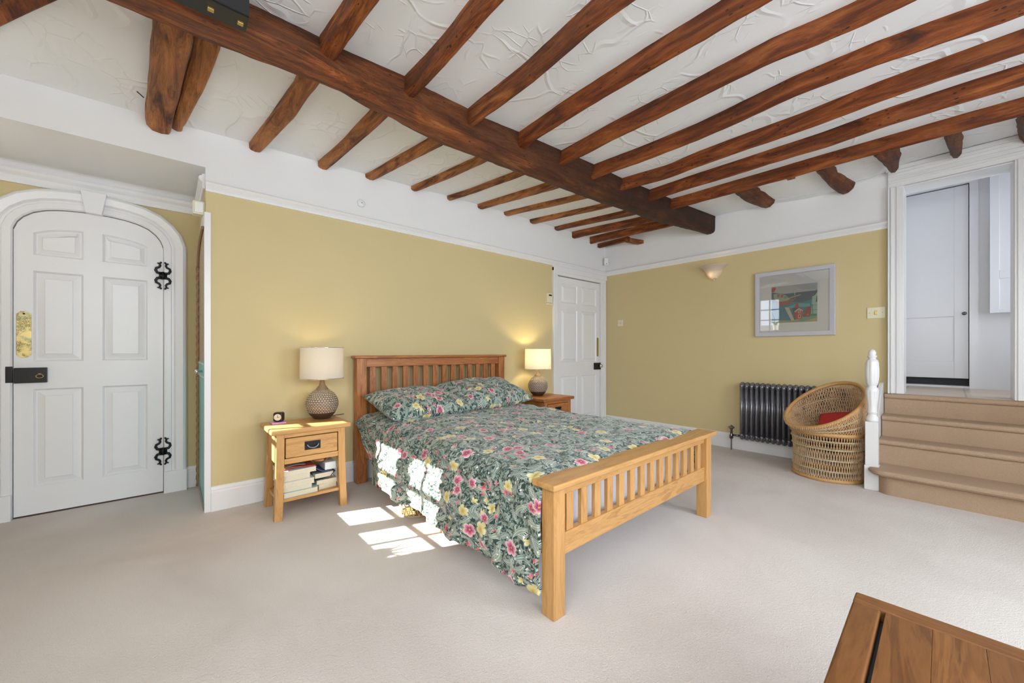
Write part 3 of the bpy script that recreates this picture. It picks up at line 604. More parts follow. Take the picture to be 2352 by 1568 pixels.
# ---------------------------------------------------------------- stairs
st=empty('staircase',(0,-3.1,0)); tag(st,'carpeted beige steps climbing to the white doorway','stairs')
SX=[(-.76,.195),(-.46,.395),(-.25,.575),(-.045,.758)]
YR=-4.5
for i,(x,z) in enumerate(SX):
    z0=0 if i==0 else SX[i-1][1]; xb=SX[i+1][0]+.05 if i<3 else 0.0
    ov=.02; r=.022
    prof=[(x+ov+ (.05 if i==0 else 0),0 if i==0 else z0-.0)]
    prof=[(x+ov+(.03 if i==0 else 0),z0),(x+ov+(.03 if i==0 else 0),z-2.2*r)]+[(x+r-r*math.sin(t),z-r-r*math.cos(t)) for t in [pi*k/8 for k in range(9)]]+[(xb,z),(xb,z0)]
    yl=-3.105
    m=MB().prism(prof,'y',yl,YR)
    if i==0:
        # bullnose: rounded left end wraps in front of newel
        def foot(rad,off):
            pts=[]
            for k in range(13):
                t=pi/2+ (pi/2)*k/12
                pts.append((-.76+off+rad-rad*math.sin(t-pi/2+0)*1.0 if False else -.76+off+rad-rad*math.sin((k/12)*pi/2), -3.155+ (rad*math.cos((k/12)*pi/2))*.6))
            return pts
        m=MB()
        out=[]
        rows=[(.05,0.0),(.05,.145),(.012,.150),(0,.165),(0,.18),(.012,.192),(.03,.195)]
        rings=[]
        for off,zz in rows:
            R=.13
            ring=[(-.40,YR,zz),(-.76+off,YR,zz)]
            for k in range(11):
                a=k/10*pi/2; ring.append((-.76+off+R-R*math.cos(a),-3.155-off+R*math.sin(a)*.75-.0,zz))
            ring+= [(-.40,-3.155-off+R*.75,zz)]
            rings.append(ring)
        m.loft(rings,True,True)
    m.build('step','stair_carpet',st,smooth=False,bev=.0,loc=(0,3.1,0))
# stringer board
MB().prism([(-.56,0),(-.03,0),(-.03,.86),(-.12,.84),(-.20,.77),(-.56,.47)],'y',-.0,.03).build('stringer','white_gloss',st,bev=.004)
bpy.context.view_layer.update()
nw=empty('newel_post',(-.60,-3.078,0)); tag(nw,'white turned and fluted newel post at the foot of the stairs','post')
m=MB().box((-.052,-.045,0),(.038,.045,.20)).box((-.045,-.04,.20),(.035,.04,.562)); m.build('square_base','white_gloss',nw,bev=.003,loc=(-.0,0,0))
def lath_rib(prof,n,rib,ring=None):
    rings=[]
    for r,z,k in prof:
        r*=.84
        rings.append([((r*(1+k*.07*abs(math.sin(rib*math.pi*j/n)) -k*.035))*math.cos(2*pi*j/n),(r*(1+k*.07*abs(math.sin(rib*math.pi*j/n))-k*.035))*math.sin(2*pi*j/n),z) for j in range(n)])
    return MB().loft(rings)
pf=[(.048,.562,0),(.05,.58,0),(.046,.60,0),(.034,.612,0),(.033,.63,0),(.042,.635,0),(.036,.65,0),(.037,.70,1),(.045,.76,1),(.050,.81,1),(.052,.82,0),(.046,.84,0),(.036,.85,0),(.035,.862,0),(.042,.87,0),(.046,.89,1),(.052,.94,1),(.053,1.0,1),(.048,1.055,1),(.042,1.075,0),(.03,1.08,0),(.028,1.095,0),(.036,1.10,0),(.037,1.11,0),(.026,1.118,0),(.030,1.125,0),(.030,1.14,0),(.020,1.157,0),(.004,1.165,0)]
lath_rib(pf,72,9).build('turned_shaft','white_gloss',nw,smooth=True,loc=(-.005,0,0))
# ---------------------------------------------------------------- ceiling timbers
NJ=[ # near joists  upper contour / lower contour in the room's ceiling plane
 ([(734,83),(738,76.5),(787,2.5)],[(782,129),(822,71),(876,2.5)]),
 ([(928,176),(970,133),(1021,76.5),(1077.5,0)],[(959,221),(1042,133),(1098,69),(1148,0)]),
 ([(1075,249),(1210,139),(1300,55),(1358,0)],[(1085,283),(1134,250),(1197,209),(1253,153),(1309,97),(1381,41),(1434,0)]),
 ([(1192,302),(1304,224.5),(1488,107),(1636,15),(1651,3)],[(1208,342),(1279,288),(1342,247),(1472,158),(1610,79),(1700,36),(1774,0)]),
 ([(1288,346),(1406,281),(1585,186),(1774,86),(1888,37),(1968,0)],[(1299,379),(1355,352),(1467,291),(1585,230),(1700,175),(1872,93),(1977,48),(2099,0)]),
 ([(1365,377.5),(1483,332),(1600,283),(1824,174),(2016,93),(2278,0)],[(1370,400),(1518,355),(1600,315),(1702,272),(1766,237),(1984,150),(2352,14)]),
 ([(1430,408),(1534,377.5),(1600,348.5),(1843,259),(2028,184),(2352,64)],[(1438,426),(1600,374),(1798,308.5),(2048,200),(2352,93)]),
 ([(1492,435),(1600,398),(1888,304),(2028,251),(2352,145.5)],[(1495,449.6),(1600,417),(1984,291),(2352,168)]),
 ([(1542,456),(1600,440),(1888,355),(2143.5,281),(2352,222)],[(1548,470),(1600,457),(1888,382),(2175,296),(2352,241)])]
FJ=[ # far joists
 ([(444,100),(401,252),(391,292)],[(507,117),(469,211),(425,289),(413,300)],.05),
 ([(675,185),(571,326.5)],[(731,200),(677,272),(598.6,352)],.055),
 ([(844.6,258),(781,325),(730,370)],[(889,276),(827.5,329),(764,382),(752,391)],.055),
 ([(978.5,318.7),(912.6,357),(838,399.4)],[(1017,338),(934,378),(878.6,407),(859.4,414.7)],.04),
 ([(1085,362),(943.4,427)],[(1116.7,375),(1031.6,412),(968,436.6),(957,440)],.04),
 ([(1176,396),(1082.7,431),(1027,449)],[(1200,406),(1060,450),(1037,460.5)],.042),
 ([(1247,422),(1096,469)],[(1280,435),(1111,481)],.042),
 ([(1314,448),(1157,486)],[(1351,457),(1170,497)],.036),
 ([(1373,469),(1215,504)],[(1402,477.5),(1225,516)],.043),
 ([(1424,485),(1270,521)],[(1460,494),(1281,531)],.042),
 ([(1460,500),(1309.5,533)],[(1490,513),(1318,549)],.085),
 ([(1500,510),(1354,544)],[(1535,517),(1362,558)],.095)]
def onceil(q,drop):
    z=2.8
    for _ in range(5):
        p=P(*q,z=z-drop); z=ZC(p.x,p.y)
    return p
def joist(U,L,drop,y0,y1,name,mat,seed,wmin=.055):
    u=sorted([(p.y,p.x) for p in (onceil(q,0) for q in U)]); l=sorted([(p.y,p.x) for p in (onceil(q,drop) for q in L)])
    n=max(8,int(abs(y1-y0)/.06)); rings=[]
    for i in range(n+1):
        y=lerp(y0,y1,i/n); xa=interp(y,u); xb=interp(y,l)
        xa+=.004*nz(y*3,seed,.3); xb+=.005*nz(y*3.3,seed+5,.3)
        if xb<xa+wmin: xb=xa+wmin
        zt=ZC(xa,y)+.03; zb=ZC((xa+xb)/2,y)-drop+.006*nz(y*2.5,seed,8); w_=xb-xa; ch=min(.014,w_*.15)
        r=[(xa,zt),(xa+.002,zb+ch),(xa+.006+ch*.6,zb+.002),(xa+w_*.5,zb-.004+.004*nz(y*5,seed,2)),(xb-ch,zb),(xb,zb+ch),(xb-.002,zt)]
        rings.append([(a+.003*nz(y*11,k,seed),y,b+ (.003*nz(y*9,k,seed+3) if 0<k<6 else 0)) for k,(a,b) in enumerate(r)])
    return MB().loft(rings).build(name,mat,smooth=False)
ordn=['first','second','third','fourth','fifth','sixth','seventh','eighth','ninth','tenth','eleventh','twelfth']
sp=['steep weathered','thick straight','slim knotty','long bowed','plain brown bowed','wavy edged','dark worn','thin straight','thin']
for i,(U,L) in enumerate(NJ):
    o=joist(U,L,.105,-1.33-.02*max(0,i-5)*1.0,YS+.0,'ceiling_joist',beamwood('y',smooth=i>2),i+1)
    lab='%s joist, %s from the left, camera side of main beam'%(sp[i],ordn[i]) if i<8 else 'thin dark joist nearest the stair opening, rough timber ends beyond it'
    tag(o,lab,'beam','joists on the camera side of the main beam')
for i,(U,L,dr) in enumerate(FJ):
    o=joist(U,L,dr,-.002,-1.26,'ceiling_joist',beamwood('y',-.5 if i<9 else 0),i+20)
    lab='short joist between main beam and bed wall, %s right of the thick one'%ordn[i-1] if i else 'short joist touching the thick rounded one above the alcove'
    tag(o,lab,'beam','short joists between the main beam and the bed wall')
# thick rounded joist above the alcove
rings=[]
for i in range(25):
    t=i/24; y=lerp(-.003,-1.25,t); cx=lerp(-5.07,-4.985,t)+.006*nz(y*3,2,2); hw=lerp(.062,.072,t)+.004*nz(y*4,5,5); zt=ZC(cx,y)+.03; zb=lerp(2.615,2.645,t)
    r=[(-1,zt),(-1.02,zb+.075),(-.9,zb+.03),(-.45,zb+.002),(.25,zb-.004),(.85,zb+.004),(1,zb+.02),(.98,zt)]
    rings.append([(cx+hw*a+.004*nz(y*8,k,1),y,b+(.004*nz(y*7,k,4) if 0<k<7 else 0)) for k,(a,b) in enumerate(r)])
o=MB().loft(rings).build('ceiling_joist',beamwood('y',-.45),smooth=True); tag(o,'thick rounded old joist above the alcove edge, with a nail in it','beam','short joists between the main beam and the bed wall')
MB().tube([(-5.13,-.25,2.70),(-5.16,-.27,2.715)],.003,6).build('nail','black_iron',o)
# main beam
nr=sorted((P(*q,z=2.6).x,P(*q,z=2.6).y) for q in [(579,75),(674,115),(764,168),(853,227),(942,255),(1006,291),(1108,337),(1185,367),(1292.6,416.5),(1377,447),(1461,478),(1545,503.5),(1640,533)])
fr=sorted((P(*q,z=2.6).x,P(*q,z=2.6).y) for q in [(330,46),(372,63),(508,117),(636,163.6),(732,199),(780,218),(843,258),(891,275.5),(942,303.6),(1016,337),(1083,361),(1177,398),(1247,422),(1314,446),(1373,468),(1425,484),(1500,510.5),(1612,537)])
tp=sorted((P(*q,z=2.8).x,P(*q,z=2.8).y) for q in [(559.6,0),(655,46),(730,82),(794,115),(927,173.5),(980.6,203),(1075,249),(1110.7,269),(1192,302),(1236,321),(1287,344),(1365,377.5),(1428.6,408),(1492,434.7),(1570,468),(1651,499)])
rings=[]; n=150
for i in range(n+1):
    x=lerp(XW,-.004,i/n); yn=interp(x,nr); yf=interp(x,fr); yt=interp(x,tp); q=.006
    zb=2.6+.008*nz(x*1.6,3,3)
    chn=.022+.016*max(0,nz(x*2.2,9,1)); 
    pts=[(yt,2.84),(yt+.004,2.76),(lerp(yt,yn,.7),2.66),(yn,zb+chn),(yn+chn*.8,zb+.004),(lerp(yn,yf,.35),zb-.006+.006*nz(x*5,1,1)),(lerp(yn,yf,.7),zb-.004+.006*nz(x*5,2,7)),(yf-.025,zb+.004),(yf,zb+.03),(yf+.006,zb+.10),(yf+.0,2.86)]
    rings.append([(x,y+(.005*nz(x*9,k*3.1,2)+.004*nz(x*23,k,7) if 0<k<10 else 0),z+(.004*nz(x*8,k*2.7,5)+.003*nz(x*25,k,1) if 0<k<10 else 0)) for k,(y,z) in enumerate(pts)])
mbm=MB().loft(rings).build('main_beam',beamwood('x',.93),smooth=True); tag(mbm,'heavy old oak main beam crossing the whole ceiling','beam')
# metal plate under the beam
pl=empty('metal_bracket',(-5.15,-1.40,2.62)); tag(pl,'black steel plate bolted over the near edge of the main beam','bracket')
q0=P(575,70,z=2.592); q1=P(400,4,z=2.592)
yy0=q0.y
m=MB().box((-1.0,yy0+1.40-.0,-.034),(q0.x+5.15,yy0+1.40+.006,-.028))
zz=-.036
fy=lambda x:-.012-.0*x
m=MB(); xe=q0.x+5.15
fa=P(565,73,z=2.585); m.box((-1.0,fa.y+1.40-.10,-.036),(xe-.015,fa.y+1.40+.01,-.030)); m.box((-1.0,fa.y+1.40-.10,-.036),(xe-.015,fa.y+1.40-.094,.10))
m.build('steel_angle','black_plastic',pl,bev=.002)
for px,py in ((484,20),(552,52)):
    qq=P(px,py,z=2.582); B('bolt_head',(qq.x+5.15-.011,qq.y+1.40-.011,-.046),(qq.x+5.15+.011,qq.y+1.40+.011,-.036),'brass',pl,bev=.002)
# diagonal timber at far left
a=Vector((-5.98,-.02,0)); b=Vector((-5.18,-1.19,0)); dd=(b-a).normalized(); nn=Vector((-dd.y,dd.x,0)); rings=[]
for i in range(13):
    p=a.lerp(b,i/12); z=ZC(p.x,p.y); rings.append([tuple(p+nn*s_+Vector((0,0,z+h_+.003*nz(i,s_*9,h_)))) for s_,h_ in ((-.03,.02),(-.03,-.03),(-.02,-.04),(.02,-.04),(.03,-.03),(.03,.02))])
o=MB().loft(rings).build('ceiling_joist',beamwood('y',smooth=True)); tag(o,'dark slanting timber at the top left, left of the alcove joists','beam')
# rough stubs by the right wall
def stub(pts,drop,lab,wall=True):
    """pts: list of (px,py of left edge, px,py of right edge) from room side to wall"""
    L=[onceil(q,drop*.6) for q in pts[0]]; R=[onceil(q,drop*.6) for q in pts[1]]; rings=[]
    n=12
    def at(ps,t):
        k=t*(len(ps)-1); i=min(int(k),len(ps)-2); return ps[i].lerp(ps[i+1],k-i)
    for i in range(n+1):
        t=i/n; a=at(L,t); b=at(R,t); c=(a+b)/2; zt=ZC(min(c.x,0),c.y)+.03
        ring=[]
        for k in range(9):
            s_=k/8; p=a.lerp(b,s_); dz=math.sin(pi*s_)**.5*drop; ring.append((min(p.x+.012*nz(i*.7,k*.8,lab.__len__()),-.003),p.y+.012*nz(i*.6,k,3),zt-.03-dz+.010*nz(i*.9,k*1.3,6)))
        ring+=[(min(b.x,-.003),b.y,zt),(min(a.x,-.003),a.y,zt)]
        rings.append(ring)
    o=MB().loft(rings).build('timber_stub',beamwood('x',.55),smooth=True); tag(o,lab,'beam','rough timber ends between the last joist and the right wall'); return o
stub([[(1676,441),(1708,465),(1748,477)],[(1725,428),(1750,445),(1781,466)]],.06,'rough timber end above the wall lamp, nearest the main beam')
stub([[(1862,388),(1895,424),(1922,447)],[(1905,376),(1925,405),(1965,428)]],.07,'jagged dark timber end directly above the framed picture')
stub([[(1992,353),(2020,375),(2038,391)],[(2052,334),(2070,362),(2066,384)]],.09,'knotted stubby timber end at the top left corner of the stair opening')
stub([[(2157,303),(2170,330),(2180,357)],[(2204,289),(2212,320),(2211,352)]],.08,'pitted timber end above the middle of the stair opening')
stub([[(2338,262),(2334,290),(2336,318)],[(2380,250),(2385,290),(2385,330)]],.08,'timber end cut by the right edge of the photo, above the casing')
p=onceil((1806,408),.02); o=B('wood_block',(p.x,p.y-.06,ZC(p.x,p.y)-.035),(p.x+.05,p.y+.0,ZC(p.x,p.y)+.02),beamwood('x'),bev=.003); tag(o,'small square dark wood block beside the last joist, between two timber ends','block')
# small trimmer + cross piece in the corner
m=MB().box((-.20,-.52,2.70),(-.14,-.003,2.76)); m=m.build('ceiling_trimmer',beamwood('y'),bev=.006); tag(m,'thin dark timber strip low in the far corner below the last short joist','beam')
q=P(1442,546,z=2.66); 
m=MB().loft([[(-.26,-.55+s_,2.66+h_) for s_,h_ in ((-.04,0),(.04,0),(.04,.05),(-.04,.05))],[(-.003,-.60+s_,2.665+h_) for s_,h_ in ((-.05,0),(.05,0),(.05,.05),(-.05,.05))]]).build('timber_stub',beamwood('x'),bev=.006); tag(m,'short flat timber bracket fixed to the right wall under the corner joists','beam')
# ---------------------------------------------------------------- bed
bed=empty('bed',(-2.98,-1.24,0)); tag(bed,'oak slatted double bed standing in the middle of the room','bed')
def bb(name,a,b,mat,par=bed,bev=.004): # world coords -> bed local
    o=(2.98,1.24,0); return B(name,tuple(a[i]+o[i] for i in range(3)),tuple(b[i]+o[i] for i in range(3)),mat,par,bev)
HX0,HX1=-3.80,-2.13; HYb=-.055
fz=.562
# footboard
FX0,FX1,FY0,FY1=-3.79,-2.165,-2.405,-2.332
fb=bb('footboard_rail',(FX0+.07,FY0+.018,.25),(FX1-.07,FY1-.018,.347),oak('x'))
bb('footboard_top_rail',(FX0+.07,FY0+.02,.515),(FX1-.07,FY1-.02,fz),oak('x'))
bb('footboard_cap',(FX0-.03,FY0-.028,fz),(FX1+.03,FY1+.035,fz+.028),oak('x'),bev=.008)
for xa in (FX0,FX1-.073): bb('footboard_post',(xa,FY0,0),(xa+.073,FY1,fz),oak('z'))
for i in range(14):
    c=lerp(FX0+.073,FX1-.073,(i+.5+.10)/14.2); bb('slat',(c-.0235,FY0+.026,.345),(c+.0235,FY1-.026,.518),oak('z'),bev=.002)
# headboard
HT=1.085
for xa in (HX0,HX1-.085): bb('headboard_post',(xa,-.125,0),(xa+.085,-.05,HT),shaded_oak('z'))
bb('headboard_cap',(HX0-.02,-.14,HT),(HX1+.02,-.03,HT+.024),shaded_oak('x'),bev=.008)
bb('headboard_top_rail',(HX0+.085,-.11,HT-.075),(HX1-.085,-.065,HT),shaded_oak('x'))
bb('headboard_rail',(HX0+.085,-.11,.36),(HX1-.085,-.065,.50),shaded_oak('x'))
for i in range(14):
    c=lerp(HX0+.095,HX1-.095,(i+.5)/14); bb('slat',(c-.026,-.10,.50),(c+.026,-.075,HT-.075),shaded_oak('z'),bev=.002)
for xa in (FX0+.06,FX1-.085): bb('side_rail',(xa,FY1,.22),(xa+.025,-.12,.36),oak('y'))
mt=tag(MB().box((-3.72,-2.30,.24),(-2.215,-.13,.53)).build('mattress','white_cloth',bev=.04,seg=4),'white mattress on the oak bed, showing through the footboard slats','mattress')
# duvet
HEM=[(-2.36,.10),(-2.2,.085),(-1.93,.125),(-1.6,.125),(-1.1,.12),(-.88,.125),(-.61,.17),(-.44,.25),(-.30,.40),(-.15,.52)]
def duvet_pt(u,v):
    y=lerp(-2.338,-.15,v); t=(u-.5)*2; s=-1 if t<0 else 1; t=abs(t); xc=-2.975
    topz=.595+.022*smooth_((y+1.2)/1.0)
    hw=.80
    wr=.016*nz(u*5.2,v*6.5,1.7)+.008*nz(u*13,v*15,4.1)+.0035*nz(u*31,v*37,9)
    rid=abs(nz(u*9+2,v*10,3.3)); wr+=-.010*max(0,.12-rid)/.12
    T=.56
    if t<T:
        x=xc+s*(hw-.05)*(t/T); k=(t/T); z=topz-.012*k**6+wr*1.0-.02*math.exp(-((v)/.02)**2)
        z+= .014*math.sin(k*3.1)*(1 if s<0 else .6)
        return (x,y,z)
    f=(t-T)/(1-T); hem=interp(y,HEM) if s<0 else .22
    a=min(1,f/.16)*pi/2; r=.055
    x=xc+s*(hw-.05+r*math.sin(a)*1.25); z=topz-.012-r*(1-math.cos(a)); z=z+wr*(1-f*.5)
    if f>.16:
        g_=(f-.16)/.84; z=lerp(topz-.067,hem,g_)+wr*.6*(1-g_)
    g_=max(0,(f-.1)/.9)
    fold=.030*math.sin(y*7.3+1.2+1.8*nz(y*1.4,2,2))+.016*math.sin(y*17+3*nz(y*3,g_*2,5))
    x+=s*(.055*g_**.7+fold*g_*.9+.022*nz(y*3.5,g_*3.2,7.7)+.012*nz(y*11,g_*9,2.2)-.02*max(0,.1-abs(nz(y*4+1,g_*4,6)))/.1*.9)
    hemk=g_**6; x-=s*.012*hemk
    y2=y+.0
    if s<0 and v<.12: x-= -.012*(1-v/.12)*g_
    return (x,y2,z)
du=MB().grid(duvet_pt,220,210,lambda u,v:((u-.5)*2.75,lerp(-2.338,-.15,v)))
du=du.build('duvet','floral',smooth=True,fixn=True); so_=du.modifiers.new('s','SOLIDIFY'); so_.thickness=.014; so_.offset=-1
tag(du,'dark green floral duvet spread over the bed and hanging to the carpet','duvet')
def pillow(name,w_,h_,t_,loc,rot,seed,label):
    m=MB()
    def f(sgn):
        def q(u,v):
            a=u*2-1; b=v*2-1; e=max(0,(1-abs(a)**3.2))**.55*max(0,(1-abs(b)**3.0))**.55
            pin=1-.055*(1-abs(b)**2)*abs(a)**2; pin2=1-.06*(1-abs(a)**2)*abs(b)**2
            z=sgn*t_*.5*e*(1+.22*nz(a*1.8+seed,b*1.8,sgn))+.012*e*nz(a*5+seed,b*5,3)-.008*max(0,.14-abs(nz(a*2.6+seed,b*2.2,5)))/.14*e*sgn
            return (a*w_/2*pin,b*h_/2*pin2,z)
        return q
    m.grid(f(1),60,44,lambda u,v:(u*w_+seed*.37,v*h_+seed*.71)); m.grid(f(-1),60,44,lambda u,v:(u*w_+seed*.9,v*h_+2))
    o=m.build(name,'floral',smooth=True,loc=loc,fixn=False); o.rotation_euler=rot
    bm=bmesh.new(); bm.from_mesh(o.data); bmesh.ops.remove_doubles(bm,verts=bm.verts,dist=.0004); bmesh.ops.recalc_face_normals(bm,faces=bm.faces); bm.to_mesh(o.data); bm.free()
    # piped edge
    return tag(o,label,'pillow','floral pillows at the headboard')
pillow('pillow',.80,.56,.20,(-3.385,-.475,.705),(math.radians(14),0,math.radians(3)),1.3,'floral pillow lying nearest the lit window side of the bed')
pillow('pillow',.84,.56,.22,(-2.66,-.44,.735),(math.radians(17),math.radians(-2),math.radians(-2)),5.1,'floral pillow on the far side of the bed, overlapping the other')
# items under the bed
o=B('gift_box',(-3.70,-.62,.0),(-3.50,-.20,.13),'candy_stripes',bev=.004); tag(o,'red, green and white striped box under the bed','box')
def basket(loc):
    e=empty('wicker_basket',loc); tag(e,'pale open-weave basket lying under the hanging duvet','basket')
    m=MB()
    for k in range(22):
        for s_ in (-1,1):
            m.tube([(.135*math.cos(a0)*(1+.1*z/.1),.11*math.sin(a0)*(1+.1*z/.1),z) for z,a0 in [(.008+.12*j/6,2*pi*k/22+s_*.3*j/6) for j in range(7)]],.003,4)
    m.build('weave','rattan_twist',e)
    m=MB()
    for z,s_ in ((.006,1),(.128,1.1)): m.tube([(.135*s_*math.cos(2*pi*i/28),.11*s_*math.sin(2*pi*i/28),z) for i in range(28)],.006,6,True)
    m.build('rim','rattan_twist',e,smooth=True)
    MB().lathe([(.12,.002),(.12,.006)],24).build('base','cane_wood',e)
basket((-3.66,-.98,0))
o=B('storage_box',(-3.72,-1.50,0),(-3.40,-1.18,.14),'cane_wood',bev=.004); tag(o,'plain brown wooden box under the bed behind the basket','box')
# ---------------------------------------------------------------- nightstands
def nightstand(name,loc,rz,label,mats):
    e=empty(name,loc,rz); tag(e,label,'nightstand','oak bedside tables'); ox,oy,oz=mats
    # local: front = -y
    W,D,H=.225,.19,.62
    def legp(sx,sy):
        m=MB(); rings=[]
        for z in (0,.05,.12,.2,.3,.4,.5,.585):
            sp_=.014*(1-z/.585)**2; cx=sx*(W-.026+sp_); cy=sy*(D-.026+sp_*.6); h_=.025
            rings.append([(cx-h_,cy-h_,z),(cx+h_,cy-h_,z),(cx+h_,cy+h_,z),(cx-h_,cy+h_,z)])
        return m.loft(rings).build('leg',oz,e,bev=.003)
    for sx in (-1,1):
        for sy in (-1,1): legp(sx,sy)
    B('table_top',(-W-.035,-D-.028,H-.035),(W+.035,D+.012,H),ox,e,.010,seg=3)
    B('front_rail',(-W+.05,-D+.004,.555),(W-.05,-D+.024,.585),ox,e,.002); B('front_rail',(-W+.05,-D+.004,.375),(W-.05,-D+.024,.412),ox,e,.002)
    B('side_panel',(-W+.008,-D+.05,.375),(-W+.022,D-.05,.585),oz,e); B('side_panel',(W-.022,-D+.05,.375),(W-.008,D-.05,.585),oz,e)
    B('back_panel',(-W+.05,D-.02,.375),(W-.05,D-.008,.585),oz,e); B('carcass_bottom',(-W+.02,-D+.025,.375),(W-.02,D-.02,.387),ox,e)
    dr=B('drawer',(-W+.056,-D-.003,.416),(W-.056,-D+.02,.551),ox,e,.006)
    bp=B('handle_plate',(-.052,-D-.006,.455),(.052,-D-.002,.515),'black_iron',dr,.002); bp['label']='black iron handle plate'
    MB().tube([(.036*math.cos(t),-D-.012-.006*abs(math.sin(t)),.495-.026*math.sin(t)) for t in [pi*i/14 for i in range(15)]],.0045,8).build('handle','pewter',dr,smooth=True)
    B('shelf',(-W+.012,-D+.012,.115),(W-.012,D-.012,.137),ox,e,.003)
    return e
NSX,NSY=-4.25,-.325
ns=nightstand('nightstand',(NSX,NSY,0),0,'sunlit oak bedside table with books on its shelf, left of the bed',(oak('x'),oak('y'),oak('z')))
ns2=nightstand('nightstand',(-1.68,-.35,0),0,'oak bedside table right of the bed, in front of the corner door',(shaded_oak('x'),shaded_oak('y'),shaded_oak('z')))
# books on the shelf
def book(loc,w_,d_,h_,rz,cov,label,bend=0,tilt=0):
    e=empty('book',loc,rz); e.rotation_euler=(tilt,0,rz); tag(e,label,'book','books on the bedside shelf')
    m=MB().box((-w_/2,-d_/2,0),(w_/2,d_/2,.002)).box((-w_/2,-d_/2,h_-.002),(w_/2,d_/2,h_)).box((-w_/2,d_/2-.003,0),(w_/2,d_/2,h_)); m.build('cover',cov,e)
    B('pages',(-w_/2+.002,-d_/2+.002,.002),(w_/2-.003,d_/2-.003,h_-.002),'paper',e); return e
sz=.137; bx=NSX-.085; by=NSY-.03; z=sz
for (w_,d_,h_,dx,rz,cov,lab) in ((.22,.27,.034,.015,.03,'book_teal','pale blue hardback at the bottom of the left pile'),(.20,.24,.032,-.005,-.02,'book_cream','tan paged book second from the bottom of the left pile'),
  (.21,.26,.038,.0,.01,'book_white','thick white book in the middle of the left pile'),(.19,.23,.042,-.012,0,'book_cream','thick cream paperback under the wide white book'),(.22,.25,.032,.005,.05,'book_white','wide white book topping the left pile')):
    book((bx+dx,by,z),w_,d_,h_,rz,cov,lab); z+=h_+.0005
def mag(pts,wd,th,yc,mat,label,name='magazine'):
    m=MB(); rings=[]
    for x,zz in pts: rings.append([(x,yc-wd/2,zz),(x,yc-wd/2,zz+th),(x,yc+wd/2,zz+th),(x,yc+wd/2,zz)])
    o=m.loft(rings).build(name,mat); return tag(o,label,'magazine','magazines on the bedside shelf')
mag([(bx-.10,z+.001),(bx-.03,z+.012),(bx+.04,z+.006),(bx+.12,z-.0+.0005)],.20,.005,by,'book_red','red covered magazine lying on the left pile of books')
mag([(bx-.09,z+.008),(bx-.02,z+.020),(bx+.02,z+.02),(bx+.06,z+.014)],.17,.004,by+.01,'book_grey','grey magazine on top of the red one')
rx=NSX+.105; z=sz
for (w_,d_,h_,dx,rz,cov,lab) in ((.13,.20,.034,.005,.10,'book_cream','small tan paperback at the bottom of the right pile'),(.14,.20,.030,.012,-.04,'book_cream','tan paperback second from the bottom of the right pile')):
    book((rx+dx,by,z),w_,d_,h_,rz,cov,lab); z+=h_+.0005
mag([(rx-.075,z+.0),(rx-.02,z+.004),(rx+.03,z+.012),(rx+.065,z+.05)],.21,.006,by,'book_black','dark magazine curling up in the right pile'); z+=.016
book((rx-.012,by,z+.001),.13,.20,.036,.02,'book_grey','grey backed book lying on the dark magazine'); z+=.038
mag([(rx-.085,z+.055),(rx-.055,z+.026),(rx-.02,z+.006),(rx+.02,z+.003),(rx+.035,z+.003)],.20,.007,by,'book_purple','purple magazine bent upwards near the top of the right pile')
o=B('notepad_box',(rx-.005,by-.095,z+.012),(rx+.075,by+.09,z+.068),'book_white',bev=.004); tag(o,'white box on top of the right pile of books','box')
m=MB().lathe([(.002,0),(.026,.004),(.034,.02),(.028,.036),(.004,.042)],16).build('glasses_case','leopard_print',smooth=True,loc=(rx-.015,by-.0,z+.066)); m.scale=(1.7,2.2,.8); tag(m,'leopard print pouch on the shelf of the left bedside table','pouch')
# alarm clock
ck=empty('alarm_clock',(-4.405,-.225,.6205),math.radians(-28)); tag(ck,'small black square alarm clock on the left bedside table','clock')
B('clock_case',(-.032,-.028,.010),(.032,.028,.078),'black_plastic',ck,.012,seg=3); m=MB().lathe([(.024,0),(.024,.002)],24).build('clock_face','book_cream',ck,loc=(0,-.0285,.044)); m.rotation_euler=(pi/2,0,0)
B('clock_hand',(-.001,-.0325,.042),(.001,-.031,.060),'black_plastic',ck); h=B('clock_hand',(0,-.0325,.043),(.014,-.031,.045),'black_plastic',ck)
o=B('notepad',(-4.46,-.29,.6205),(-4.37,-.20,.630),'pink',bev=.002); tag(o,'pink notepad under the black alarm clock','notepad')
